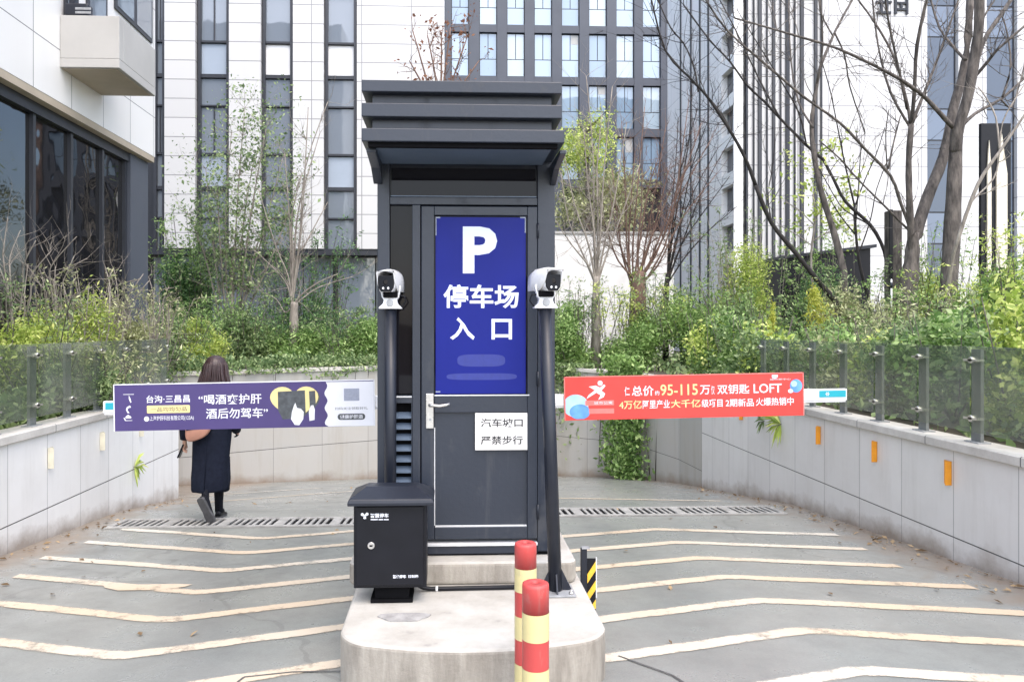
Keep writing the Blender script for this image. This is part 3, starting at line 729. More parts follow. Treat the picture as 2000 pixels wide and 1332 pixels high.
b = MB()
for dx, wd, za, zb_ in ((.58, .07, zA, zB), (.95, .07, zA, zB), (.66, .28, zA+.12, zA+.18), (.66, .28, zA+.32, zA+.38), (.76, .07, zA+.185, zA+.315)): b.box(X0+dx, X0+dx+wd, YR-.06, YR-.003, za, zb_)
b.build('character', M['lead'], sg)
# ---- low structures among the planting
t = thing('garden_wall', 'low white rendered wall behind the bare reddish shrub', 'wall', (4.6, 21, G))
a0, a1 = at(1050, 452, 21), at(1316, 560, 21)
b = MB(); b.box(a0.x, a1.x, 21, 21.25, G, a0.z-.08); b.build('masonry', M['concrete_wall'], t)
b = MB(); b.box(a0.x-.05, a1.x+.05, 20.96, 21.29, a0.z-.079, a0.z); b.build('cap', M['coping_flat'], t, .01)
t = thing('service_kiosk', 'black louvred service kiosk half hidden among shrubs below the leaning trees', 'kiosk', (9.3, 18, G))
a0, a1 = at(1524, 507, 17.5), at(1700, 600, 17.5)
b = MB(); b.prism([(a0.x, G), (a1.x, G), (a1.x, a0.z+.28), (a0.x, a0.z)], 'y', 17.5, 19.3); b.build('body', M['black'], t)
b = MB(); b.prism([(a0.x-.06, a0.z+.001), (a1.x+.1, a0.z+.29), (a1.x+.1, a0.z+.37), (a0.x-.06, a0.z+.07)], 'y', 17.4, 19.4); b.build('roof', M['lead'], t)
for k in range(5):
    b = MB(); b.box(a0.x+.12, a0.x+.62, 17.47, 17.498, G+.5+.24*k, G+.62+.24*k); b.build('louvre', M['lead'], t)
t = thing('sign_pylon', 'tall black pylon with two pointed cream stripes', 'pylon', (10, 14, G)); YP = 14.0
def pp(x, y): v = at(x, y, YP); return (v.x, v.z)
b = MB(); q = [pp(1916, 241), pp(1975, 241)]; b.prism([(q[0][0], G), (q[1][0], G), q[1], q[0]], 'y', YP, YP+.07); b.build('slab', M['black'], t, .01)
for cx, hw, yt in ((1930.5, 4, 275), (1955, 10.5, 262)):
    b = MB(); L, T = pp(cx-hw, 330)[0], pp(cx, yt); r_ = pp(cx+hw, 330)[0]
    b.prism([(L, G+.02), (r_, G+.02), (r_, pp(cx, 340)[1]), (T[0]+.3*(r_-T[0]), pp(cx, (yt+340)/2-12)[1]), T, (T[0]-.5*(T[0]-L), pp(cx, (yt+340)/2-8)[1]), (L, pp(cx, 345)[1])], 'y', YP-.03, YP-.002); b.build('stripe', M['cream_stripe'], t)
t = thing('timber_post', 'square weathered post with a dark edge next to the forked trunk', 'post', (7.9, 13.4, G)); YP = 13.4
q0, q1 = pp(1739, 411), pp(1762, 411)
b = MB(); b.box(q0[0], q1[0], YP, YP+.2, G, q0[1]); b.build('shaft', M['bark'], t, .008)
b = MB(); b.box(q0[0]-.03, q0[0]+.03, YP-.03, YP-.002, G, q0[1]+.01); b.build('edge_strip', M['black'], t)
t = thing('marker_post', 'thin white marker post low beside the weathered post', 'post', (7.4, 12.4, G)); YP = 12.4
q0 = pp(1741, 545); b = MB(); b.tube([(q0[0], YP, G), (q0[0], YP, q0[1]-.02), (q0[0], YP, q0[1])], [.016, .016, .008], 10); b.build('rod', M['white'], t)
b = MB(); b.tube([(q0[0], YP, q0[1]-.16), (q0[0], YP, q0[1]-.06)], [.018, .018], 10); b.build('band', M['lead'], t)
# ================================================================== TICKET BOOTH  (front plane Y = 4.04)
YB = 4.06; YC = 3.64; ZP = .353
def bx(x, Y=YB): return at(x, 640, Y).x
def bz(y, Y=YB): return at(876, y, Y).z
booth = thing('ticket_booth', 'dark slate metal ticket booth with a three tier louvred canopy', 'booth', (.1, YB, ZP))
XA, XB = bx(737), bx(1084); YBK = YB+1.12
zt = bz(300)
# posts, rails and walls of the body
b = MB(); b.box(XA, bx(761), YB, YB+.09, ZP+.02, zt); b.build('corner_post', M['booth'], booth, .004)
b = MB(); b.box(bx(1050), XB, YB, YB+.09, ZP+.02, zt); b.build('corner_post', M['booth'], booth, .004)
b = MB(); b.box(XA+.002, XA+.03, YB+.091, YBK, ZP+.02, zt); b.box(XB-.03, XB-.002, YB+.091, YBK, ZP+.02, zt); b.box(XA+.031, XB-.031, YBK-.03, YBK-.001, ZP+.02, zt)
b.build('wall', M['booth'], booth)
b = MB(); b.box(XA+.03, XB-.03, YB+.25, YBK-.04, bz(402)-2.1, zt-.02); b.build('interior_lining', M['blackgap'], booth)
zh0, zh1 = bz(400), bz(385)
b = MB(); b.box(bx(761)+.001, bx(1050)-.001, YB+.004, YB+.085, zh0, zh1); b.build('header_rail', M['booth'], booth, .003)
b = MB(); b.box(bx(761)+.001, bx(1050)-.001, YB+.03, YB+.085, zh1+.001, zt); b.build('transom_frame', M['booth'], booth)
b = MB(); b.box(bx(764), bx(1047), YB+.018, YB+.029, bz(382), bz(328)); b.build('transom_window', M['boothglass'], booth)
b = MB(); b.box(bx(763), bx(1048), YB+.006, YB+.028, bz(385)+.002, bz(382)-.001); b.build('trim', M['booth_light'], booth)
# side light and louvred vent left of the door
b = MB(); b.box(bx(805), bx(821), YB+.004, YB+.085, ZP+.05, zh0-.001); b.build('mullion', M['booth'], booth, .003)
b = MB(); b.box(bx(762), bx(805)-.001, YB+.035, YB+.045, bz(770), zh0-.002); b.build('side_window', M['boothglass'], booth)
b = MB(); b.box(bx(762), bx(805)-.001, YB+.01, YB+.07, bz(787), bz(772)); b.build('side_rail', M['booth'], booth)
b = MB(); b.box(bx(768), bx(804), YB+.005, YB+.012, bz(776), bz(773.5)); b.build('trim', M['trim'], booth)
v = thing('vent', None, None); v.parent = booth; v.location = (0, 0, 0)
b = MB(); b.box(bx(762), bx(805)-.001, YB+.06, YB+.065, ZP+.05, bz(787)-.001); vent = b.build('vent_backing', M['blackgap'], booth)
bpy.data.objects.remove(v)
for k in range(14):
    z = bz(806+21.3*k)
    if z < ZP+.08: break
    b = MB(); b.prism([(YB+.052, z), (YB+.012, z-.022), (YB+.012, z-.032), (YB+.058, z-.004)], 'x', bx(770), bx(803)); b.build('slat', M['booth_light'], vent)
b = MB(); b.box(bx(762), bx(769), YB+.004, YB+.058, ZP+.05, bz(787)-.002); b.box(bx(803.5), bx(805)-.001, YB+.004, YB+.058, ZP+.05, bz(787)-.002); b.build('vent_frame', M['booth'], booth)
# door leaf
D0, D1, DZ0, DZ1 = bx(823), bx(1049), bz(1053), bz(403)
g0, g1, gz0, gz1 = bx(848), bx(1030), bz(772), bz(421)
b = MB(); yd0, yd1 = YB-.004, YB+.05
b.box(D0, g0, yd0, yd1, DZ0, DZ1); b.box(g1, D1, yd0, yd1, DZ0, DZ1); b.box(g0+.0005, g1-.0005, yd0, yd1, gz1, DZ1); b.box(g0+.0005, g1-.0005, yd0, yd1, bz(806), gz0)
b.box(g0+.0005, g1-.0005, yd0, yd1, DZ0, bz(1029)); door = b.build('door', M['booth'], booth, .004)
b = MB(); b.box(g0+.001, g1-.001, YB+.014, YB+.024, bz(1029)+.001, bz(806)-.001); b.build('lower_panel', M['booth'], door)
b = MB(); b.box(g0+.006, g1-.004, YB-.001, YB+.013, bz(1029)+.0005, bz(1026.6)); b.box(g0+.0008, g0+.005, YB-.0005, YB+.012, bz(1026), bz(835)); b.box(g0+.001, g1+.01, YB-.0065, YB-.0042, bz(773), bz(770.8)); b.build('trim', M['trim'], door)
b = MB(); b.box(g0+.001, g1-.001, YB+.02, YB+.03, gz0+.001, gz1-.001); b.build('door_glass', M['boothglass'], door)
b = MB(); b.box(bx(832), bx(847), YB-.018, yd0-.0005, bz(836), bz(768)); h = b.build('handle_plate', M['steel'], door, .003)
b = MB(); hp = at(840, 791, YB-.04)
b.tube([(hp.x, YB-.018, hp.z), (hp.x, YB-.05, hp.z), (hp.x+.012, YB-.058, hp.z), (hp.x+.05, YB-.058, hp.z-.004), (hp.x+.085, YB-.056, hp.z+.001), (hp.x+.105, YB-.052, hp.z+.008)], [.011, .010, .009, .0085, .008, .006], 10); b.build('lever', M['steel'], h)
b = MB(); b.lathe([(.007, -.005), (.007, 0)], (hp.x, YB-.018, bz(818)), 12, 'y'); b.build('key_cylinder', M['galv'], h)
for z in (bz(450), bz(740), bz(1000)):
    b = MB(); b.tube([(D1+.004, YB-.008, z-.04), (D1+.004, YB-.008, z+.04)], .007, 8); b.build('hinge', M['lead'], door)
# skirt under the door
b = MB(); b.box(bx(761)+.001, bx(1050)-.001, YB+.002, YB+.08, bz(1082), bz(1066)); b.build('skirt', M['booth'], booth, .003)
b = MB(); b.box(bx(761)+.001, bx(1050)-.001, YB-.012, YB+.08, bz(1066)+.001, bz(1060)); b.build('threshold', M['trim'], booth, .002)
b = MB(); b.box(XA+.01, XB-.01, YB+.012, YBK-.02, ZP+.0015, ZP+.0195); b.build('base_shadow_gap', M['blackgap'], booth)  # black strip standing in for the shadow gap under the booth
# canopy: three bands with recessed panels
CA, CB = at(706, 640, YC).x, at(1098, 640, YC).x; CYB = YBK+.08
def cz(y): return at(876, y, YC).z
bands = [(158, 181), (203, 229.5), (252, 277.5)]
for i, (a, c) in enumerate(bands):
    b = MB(); e = .012 if i == 2 else 0
    b.box(CA, CB+e, YC, CYB, cz(c), cz(a)); b.build('canopy_band', M['booth'], booth, .004)
for (a, c) in ((181, 203), (229.5, 252)):
    b = MB(); b.box(CA+.048, CB-.046, YC+.05, CYB-.05, cz(c)+.0005, cz(a)-.0005); b.build('canopy_recess', M['booth'], booth)
b = MB(); z0 = cz(277.5)
b.box(CA+.03, CB-.02, YC+.02, YC+.05, z0-.022, z0-.0005); b.build('band_gap_strip', M['blackgap'], booth)  # black strip put in for the dark gap beneath the lowest band
b = MB(); b.box(CA+.05, CB-.045, YC+.051, YB-.001, z0-.018, z0-.001); b.build('soffit', M['booth_light'], booth)  # paler colour stands for light reflected at a grazing angle
for X0, X1 in ((XA-.02, XA+.028), (XB-.028, XB+.004)):
    b = MB(); b.prism([(YB-.002, z0-.02), (YC+.06, z0-.02), (YC+.06, z0-.04), (YB-.14, z0-.07), (YB-.002, z0-.13)], 'x', X0, X1); b.build('bracket', M['booth'], booth, .003)
# the blue parking sign in the door light
ps = thing('parking_sign', 'blue parking entrance sign with a big white P fixed in the booth door', 'sign', ((g0+g1)/2, YB+.01, gz0))
s0, s1, sz0, sz1 = bx(850.5), bx(1027.5), bz(770), bz(423.5)
b = MB(); b.box(s0, s1, YB+.010, YB+.0195, sz0, sz1); b.build('board', M['signblue'], ps, .002)
ys_ = YB+.0094
def on(p, body, x0, y0, x1, y1, m, Y, bold=0.0, **k): a, c = at(x0, y1, Y), at(x1, y0, Y); return text_mesh(body, a.x, c.x, a.z, c.z, Y, m, p, bold=bold, **k)
on(ps, 'P', 904, 443, 971, 534, M['signwhite'], ys_, .035)
on(ps, '停车场', 866, 556, 1013, 602, M['signwhite'], ys_, .025)
on(ps, '入', 879, 620, 927, 664, M['signwhite'], ys_, .025); on(ps, '口', 960, 623, 1000, 663, M['signwhite'], ys_, .025)
b = MB()
for x0, x1, y0, y1 in ((893, 987, 692, 716), (872, 1010, 729, 742)):
    r = at((x0+x1)/2, (y0+y1)/2, ys_+.0003); wx = (x1-x0)/2*YB/F_PX; wz = (y1-y0)/2*YB/F_PX
    b.add([(r.x+math.copysign(abs(math.cos(t))**.5, math.cos(t))*wx, ys_+.0003, r.z+math.copysign(abs(math.sin(t))**.6, math.sin(t))*wz) for t in np.linspace(0, 2*math.pi, 33)[:-1]], [tuple(range(32))])
b.build('faded_lettering', M['smear'], ps)
b = MB()
for (x0, y0, x1, y1) in ((850.8, 424, 860, 426.5), (850.8, 427, 852.5, 460), (1016, 424, 1027, 426.5), (1025, 427, 1027, 455), (851, 764, 860, 766)):
    a, c = at(x0, y1, ys_), at(x1, y0, ys_); b.box(a.x, c.x, ys_-.0005, ys_+.0003, a.z, c.z)
b.build('tape', M['bmid'], ps)
# paper notice
YN = YB-.0065
pn = thing('paper_notice', 'white paper notice with two lines of characters stuck on the booth door', 'notice', (bx(979), YN, bz(879)))
a, c = at(928, 879, YN), at(1030, 806, YN)
b = MB(); b.box(a.x, c.x, YN, YN+.0015, a.z, c.z); b.build('sheet', M['paper'], pn)
on(pn, '汽车坡口', 939, 817, 1021, 834, M['ink'], YN-.0006, .014); on(pn, '严禁步行', 939, 851, 1021, 868, M['ink'], YN-.0006, .014)

# ================================================================== CONTROL CABINET
YK = 3.67
cab = thing('control_cabinet', 'black metal control cabinet with overhanging lid standing in front of the booth', 'cabinet', (at(760, 640, YK).x, YK+.15, .231))
K0, K1 = at(690, 640, YK).x, at(833, 640, YK).x; kz = lambda y: at(876, y, YK).z
b = MB(); b.box(K0, K1, YK+.012, YK+.22, kz(1148), kz(984)); b.build('body', M['black'], cab, .005)
b = MB(); b.box(K0+.012, K1-.014, YK, YK+.0115, kz(1142), kz(988)); dr = b.build('door', M['black'], cab, .004)
b = MB(); L0, L1 = at(678, 640, YK-.04).x, at(847, 640, YK-.04).x; zl0, zl1 = kz(984)+.001, kz(973)
rings = []
for z, e, f in ((zl0, 0, 0), (zl1-.012, 0, 0), (zl1+.005, .006, .006), (zl1+.05, .085, .10)):
    rings.append([(L0+e, YK-.04+f, z), (L1-e, YK-.04+f, z), (L1-e, YK+.25-f, z), (L0+e, YK+.25-f, z)])
b.loft(rings); b.sm = [False]*len(b.sm); b.build('lid', M['lead'], cab, .004)
b = MB(); b.lathe([(.016, -.008), (.018, -.004), (.018, 0)], (at(725, 1063, YK).x, YK, kz(1063)), 20, 'y'); lk = b.build('lock', M['steel'], dr)
b = MB(); b.box(at(722, 0, YK).x, at(728, 0, YK).x, YK-.0095, YK-.0082, kz(1064.5), kz(1061.5)); b.build('keyhole', M['blackgap'], lk)
yk = YK-.0008; cg = at(712.5, 1007, YK)
b = MB()
for ang, ln in ((150, .022), (38, .022), (268, .016)):
    a = R(ang); e = Vector((math.cos(a), 0, math.sin(a))); n_ = Vector((-e.z, 0, e.x)); o_ = Vector((cg.x, yk, cg.z))
    b.add([o_+n_*.004, o_+e*ln*.8+n_*.0075, o_+e*ln+n_*.0, o_+e*ln*.8-n_*.0075, o_-n_*.004], [(0, 1, 2, 3, 4)])
b.build('emblem', M['bwhite'], dr)
on(dr, '智慧停车', 723, 1002, 759, 1011, M['bwhite'], yk, .03)
for xa, xb in ((724, 738), (739.5, 748), (749.5, 759)): q0, q1 = at(xa, 1015.3, yk), at(xb, 1013.3, yk); g_ = MB(); g_.box(q0.x, q1.x, yk-.0003, yk+.0002, q0.z, q1.z); g_.build('small_print', M['bwhite'], dr)
on(dr, '智能停车', 767, 1122, 793, 1129, M['bwhite'], yk, .03); on(dr, '控制箱', 797, 1122, 817, 1128, M['bwhite'], yk, .02)
b = MB(); b.box(K0+.10, K1-.09, YK+.06, YK+.19, .25, kz(1148)-.0005); b.box(K0+.08, K1-.07, YK+.04, YK+.22, .2315, .2495); b.build('pedestal', M['blackgap'], cab)
# cable in its conduit along the foot of the plinth
cable = MB(); cz0 = .243; x0 = at(815, 1140, 3.83).x
cable.tube([(x0-.05, 3.84, .285), (x0, 3.85, .272), (x0+.03, 3.86, .252), (x0+.07, 3.87, cz0), (x0+.3, 3.875, cz0), (at(1045, 1150, 3.87).x, 3.876, cz0+.002)], .0115, 10)
tag(cable.build('cable', M['black']), 'black cable running from the cabinet along the foot of the plinth', 'cable')
b = MB(); xx = at(853, 1150, 3.87).x; b.tube([(xx-.006, 3.87, cz0), (xx+.006, 3.87, cz0)], .0145, 10); tag(b.build('cable_tie', M['white']), 'white tie wrapped round the black cable on the plinth', 'cable tie')

# ================================================================== PLATE CAMERAS ON POSTS
def camera_post(label, px_top, px_bot, zfoot, Y, m, wpx):
    p0 = at(px_bot[0], px_bot[1], Y); p1 = at(px_top[0], px_top[1], Y); r = wpx/2*Y/F_PX
    t = thing('camera_post', label, 'post', (p0.x, Y, zfoot))
    b = MB(); b.tube([(p0.x, Y, zfoot+.012), (p1.x, Y, p1.z)], [r, r], 20); b.build('pole', m, t)
    b = MB(); b.box(p0.x-.095, p0.x+.095, Y-.085, Y+.085, zfoot+.001, zfoot+.011); bp = b.build('base_plate', M['galv'], t, .002)
    for sx in (-1, 1):
        for sy in (-1, 1):
            c = MB(); c.lathe([(.012, 0), (.012, .01), (.006, .0101), (.006, .022)], (p0.x+.072*sx, Y+.062*sy, zfoot+.0112), 6); c.build('bolt', M['steel'], bp)
    for sx, sy in ((1, 0), (-1, 0), (0, 1), (0, -1)):
        c = MB(); pts = [(r*.9, .0115), (.085, .0115), (r*.9, .12)]
        if sx: c.prism([(p0.x+sx*a, zfoot+h) for a, h in pts], 'y', Y-.004, Y+.004)
        else: c.prism([(Y+sy*a*.85, zfoot+h) for a, h in pts], 'x', p0.x-.004, p0.x+.004)
        c.build('gusset', m, t)
    return p1
def plate_camera(label, top, s, yaw):
    """recognition camera: hooded white body, black face, yoke and flared foot; s = +1 looks to the right lane"""
    t = thing('plate_camera', label, 'camera', top)
    o = Vector(top); P = lambda x, y, z: (o.x+x, o.y+y, o.z+z)
    # flared white foot (bow tie) and yoke
    f = MB(); rings = []
    for z, hw, hd in ((.001, .072, .055), (.008, .070, .055), (.03, .046, .045), (.05, .040, .04), (.066, .050, .04)):
        rings.append([P(-hw, -hd, z), P(hw, -hd, z), P(hw, hd, z), P(-hw, hd, z)])
    f.loft(rings); f.sm = [False]*len(f.sm); f.build('foot', M['white'], t, .006)
    for q in (-1, 1):
        y = MB(); y.prism([(o.x+q*.040, o.z+.060), (o.x+q*.052, o.z+.064), (o.x+q*.066, o.z+.125), (o.x+q*.062, o.z+.135), (o.x+q*.050, o.z+.13)], 'y', o.y-.025, o.y+.02); y.build('yoke_arm', M['white'], t, .004)
    g = MB(); g.lathe([(.02, -.057), (.022, -.0555), (.022, -.05)], P(0, 0, .034), 16, 'y'); g.build('emblem', M['galv'], t)
    d = MB(); d.box(o.x-.042, o.x+.046, o.y-.06, o.y+.06, o.z+.067, o.z+.094); d.build('lower_housing', M['blackgap'], t, .004)
    # head, turned towards its lane
    hd = thing('housing', None, None); hd.parent = t; hd.location = (0, 0, 0)
    bpy.data.objects.remove(hd)
    rot = Matrix.Rotation(yaw, 4, 'Z')
    def H(x, y, z): v = rot @ Vector((x, y, 0)); return P(v.x, v.y, z)
    prof = [(-.053, .150), (-.050, .118), (-.032, .096), (.032, .096), (.050, .118), (.053, .150), (.053, .188), (-.053, .188)]
    b = MB(); b.loft([[H(x*k, yy, .139+(z-.139)*k) for x, z in prof] for yy, k in ((-.085, .94), (-.08, 1), (.07, 1), (.10, .8))]); b.sm = [False]*len(b.sm)
    hs = b.build('housing', M['white'], t, .004)
    face = MB(); face.loft([[H(x*k, yy, .139+(z-.139)*k) for x, z in prof] for yy, k in ((-.094, .95), (-.0855, 1.0))]); face.sm = [False]*len(face.sm)
    fc = face.build('front_face', M['black'], hs, .002)
    for x in (-.016, .016):
        l = MB(); c_ = H(x, -.0945, .116); l.lathe([(.0055, -.002), (.0075, 0)], c_, 12, 'y'); l.build('lamp', M['white'], fc)
    le = MB(); le.lathe([(.012, -.003), (.016, 0)], H(0, -.0945, .150), 16, 'y'); le.build('lens', M['boothglass'], fc)
    # hood: curved white shell over the head, drooping beyond the face
    hood = MB(); rings = []
    for yy, dz, hw in ((-.112, -.004, .057), (-.086, .004, .058), (-.03, .010, .060), (.06, .006, .060), (.12, -.012, .052)):
        r = []
        arc = [(-1, .10-.139), (-1, .165-.139), (-.9, .196-.139), (-.55, .214-.139), (0, .219-.139), (.55, .214-.139), (.9, .196-.139), (1, .165-.139), (1, .10-.139)]
        low = .112 if yy < -.1 else (.045 if yy < -.05 else 0)
        outer_ = [(u*hw, .139+max(v_, -.039+low*1.0)+(dz if v_ > 0 else 0)) for u, v_ in arc]
        inner_ = [(u*(hw-.006), .139+max(v_, -.039+low)-(.006 if v_ > 0 else 0)+(dz if v_ > 0 else 0)) for u, v_ in arc]
        r = [H(x, yy, z) for x, z in outer_] + [H(x, yy, z) for x, z in reversed(inner_)]
        rings.append(r)
    hood.loft(rings); hood.build('hood', M['white'], t)
    w_ = MB(); q = -s; w_.tube([P(q*.045, .0, .08), P(q*.085, -.01, .075), P(q*.095, -.005, .045), P(q*.075, 0, .02), P(q*.03, .05, -.01), P(0, .042, -.05)], .0045, 8); w_.build('cable', M['black'], t)
    t.scale = (.86, .86, .93)
CAMS = {}
p1 = camera_post('round dark camera post close to the cabinet', (763, 604), (762, 1100), .353, 3.985, M['lead'], 23)
plate_camera('white hooded plate camera with black face on the post above the cabinet', p1, -1, R(-14))
p1 = camera_post('dark camera post bolted down on a base plate beside the striped marker', (1065, 603), (1085, 1120), .231, 3.83, M['lead'], 26)
plate_camera('white hooded plate camera with black face turned to the red banner', p1, 1, R(24))

# ================================================================== BOLLARDS
def bollard(label, px_, top, Y, wpx, hseg):
    p = at(px_, top, Y); r = wpx/2*Y/F_PX; z = p.z; zf = gz(Y)
    t = thing('traffic_bollard', label, 'bollard', (p.x, Y, zf), 'striped bollards at the island nose')
    cap = MB(); cap.lathe([(r, -hseg), (r, -.012), (r*.965, -.003), (r*.85, 0), (r*.3, .001), (r*.28, -.006), (.001, -.006)], (p.x, Y, z), 28); cap.build('post_top', M['red'], t)
    k = 0; zz = z-hseg
    while zz > zf+.03:
        z2 = max(zf+.012, zz-hseg*(.95 if k % 2 == 0 else 1.0)); b = MB(); rr = r*1.012 if k % 2 == 0 else r
        b.lathe([(rr, z2-zz), (rr, 0)], (p.x, Y, zz), 28, cap=False); b.build('reflective_band' if k % 2 == 0 else 'red_band', M['yellow'] if k % 2 == 0 else M['red'], t); zz = z2; k += 1
    b = MB(); b.lathe([(r*2.0, .0005), (r*2.0, .012), (r*1.3, .03), (r*1.0, .05)], (p.x, Y, zf), 28); b.build('foot', M['blackgap'], t)
bollard('red and pale yellow banded bollard in front, nearer to the viewer', 1046, 1137, 2.62, 53, .101)
bollard('red and pale yellow banded bollard partly behind the nearer one', 1026.5, 1059, 2.98, 43, .098)
t = thing('hazard_marker', 'black post with a yellow and black striped plate beside the island', 'marker', (.8, 4.25, gz(4.25))); YM = 4.25
a, c = at(1135, 1180, YM), at(1164, 1072, YM); zf = gz(YM)
b = MB(); b.box(a.x, a.x+.035, YM, YM+.03, zf, c.z); b.build('stake', M['lead'], t, .003)
b = MB(); b.box(a.x+.036, c.x, YM+.004, YM+.01, zf+.01, c.z-.055); pl = b.build('striped_plate', M['black'], t)
x0, x1 = a.x+.0365, c.x-.0005
for k in range(6):
    zb = c.z-.145-.11*k; wv = x1-x0
    q = [(x0, zb), (x1, zb+.075), (x1, zb+.075-.052), (x0, zb-.052)]
    q = [(x, max(zf+.0105, min(c.z-.056, z))) for x, z in q]
    if max(z for x, z in q)-min(z for x, z in q) < .02: continue
    b = MB(); b.prism(q, 'y', YM+.001, YM+.0038); b.build('yellow_stripe', M['hazy'], pl)
b = MB(); b.box(a.x+.004, a.x+.05, YM-.005, YM+.035, c.z+.0005, c.z+.008); b.build('cap', M['galv'], t, .002)
b = MB(); b.box(c.x-.001+.001, c.x+.006, YM+.002, YM+.012, zf+.1, c.z-.05); b.build('edge', M['trim'], t)

# ================================================================== BARRIER GATES AND BANNERS
YA = 5.75; TILT = .0165
def gate(label, xh, s, tip_px, y_px):
    zf = .346 if False else gz(YA)
    t = thing('barrier_gate', label, 'barrier', (xh, YA+.1, .181))
    b = MB(); b.box(xh-.13, xh+.13, YA+.06, YA+.34, .1815, 1.2); b.build('housing', M['white'], t, .01)
    b = MB(); b.box(xh-.14, xh+.14, YA+.05, YA+.35, 1.2005, 1.23); b.build('cover', M['galv'], t, .008)
    tip = at(tip_px, y_px, YA); root = Vector((xh, YA, tip.z - (tip.x-xh)*TILT))
    def seg(x, dz0, dz1, y0, y1, x2):
        f = lambda x_: root.z + (x_-xh)*TILT
        return MB().add([(x, y0, f(x)+dz0), (x2, y0, f(x2)+dz0), (x2, y1, f(x2)+dz0), (x, y1, f(x)+dz0), (x, y0, f(x)+dz1), (x2, y0, f(x2)+dz1), (x2, y1, f(x2)+dz1), (x, y1, f(x)+dz1)],
                 [(0,3,2,1),(4,5,6,7),(0,1,5,4),(1,2,6,5),(2,3,7,6),(3,0,4,7)])
    xs_ = sorted((xh-.18*s, tip.x))
    arm = seg(xs_[0], -.046, .046, YA-.02, YA+.02, xs_[1]).build('arm', M['white'], t, .006)
    seg(xs_[0]+.01, -.058, -.0465, YA-.016, YA+.016, xs_[1]-.01).build('rubber_edge', M['trim'], arm)
    if s < 0: e0, e1 = tip.x+.02, tip.x+.34
    else: e0, e1 = tip.x-.225, tip.x-.012
    seg(e0, -.018, .034, YA-.0225, YA-.0203, e1).build('end_sticker', M['teal'], arm)
    st = MB(); cx = e0+(.065 if s > 0 else .09); f = root.z+(cx-xh)*TILT+.008
    for k in range(3):
        a = R(60*k); st.add([(cx+math.cos(a+d)*r_, YA-.0231, f+math.sin(a+d)*r_) for d, r_ in ((-.22, .016), (.22, .016), (math.pi-.22, .016), (math.pi+.22, .016))], [(0, 1, 2, 3)])
    st.build('star_mark', M['bwhite'], arm)
    b = MB(); b.lathe([(.05, -.015), (.055, 0), (.055, .075)], (xh, YA+.021-.002, root.z), 20, 'y'); b.build('pivot', M['lead'], t)
    # hinge sticker near the pivot
    hx = at(737, 790, YA).x if s < 0 else at(1095, 775, YA).x
    return root, lambda x_: root.z + (x_-xh)*TILT
r1, zl = gate('white barrier arm with teal tip carrying the purple banner', -.12, -1, 203, 795)
r2, zr = gate('white barrier arm with teal tip carrying the red banner', .36, 1, 1652, 770)
YT = YA-.0295
def banner(label, x0, x1, ytop, ybot, m, edge):
    p0, p1 = at(x0, ytop, YT), at(x1, ybot, YT); cx, czz = (p0.x+p1.x)/2, (p0.z+p1.z)/2
    t = thing('banner', label, 'banner', (cx, YT, czz)); t.rotation_euler = (0, -TILT, 0)
    b = MB(); n = 22; vs = []
    for i in range(n+1):
        x = p0.x+(p1.x-p0.x)*i/n
        for z in (p1.z, p0.z): vs.append((x, YT+.0015*math.sin(i*.9)*(0 if i in (0, n) else 0), z))
    off = len(vs); vs += [(x, y+.004, z) for x, y, z in vs]
    fs = [(2*i, 2*i+2, 2*i+3, 2*i+1) for i in range(n)] + [(off+2*i, off+2*i+1, off+2*i+3, off+2*i+2) for i in range(n)]
    fs += [(2*i, off+2*i, off+2*i+2, 2*i+2) for i in range(n)] + [(2*i+1, 2*i+3, off+2*i+3, off+2*i+1) for i in range(n)] + [(0, 1, off+1, off), (2*n, off+2*n, off+2*n+1, 2*n+1)]
    b.add(vs, fs); b.build('board', m, t)
    e = MB(); h = .008
    e.box(p0.x-.004, p1.x+.004, YT-.002, YT+.005, p0.z+.0005, p0.z+h); e.box(p0.x-.008, p0.x-.0005, YT-.002, YT+.005, p1.z, p0.z+h); e.box(p1.x+.0005, p1.x+.008, YT-.002, YT+.005, p1.z, p0.z+h)
    e.build('frame', edge, t); return t
LF = YT-.0012
def poly(t, pts, m, name, dy=0.0):
    b = MB(); b.add([(lambda v: (v.x, LF-dy, v.z))(at(x, y, YT)) for x, y in pts], [tuple(range(len(pts)))]); return b.build(name, m, t)
def rrect(x0, y0, x1, y1, r=4): 
    o = []
    for cx, cy, a in ((x1-r, y0+r, -90), (x1-r, y1-r, 0), (x0+r, y1-r, 90), (x0+r, y0+r, 180)):
        o += [(cx+r*math.cos(R(a+30*i)), cy+r*math.sin(R(a+30*i))) for i in range(4)]
    return o
def circ(cx, cy, r, n=28, ry=None): return [(cx+r*math.cos(2*math.pi*i/n), cy+(ry or r)*math.sin(2*math.pi*i/n)) for i in range(n)]
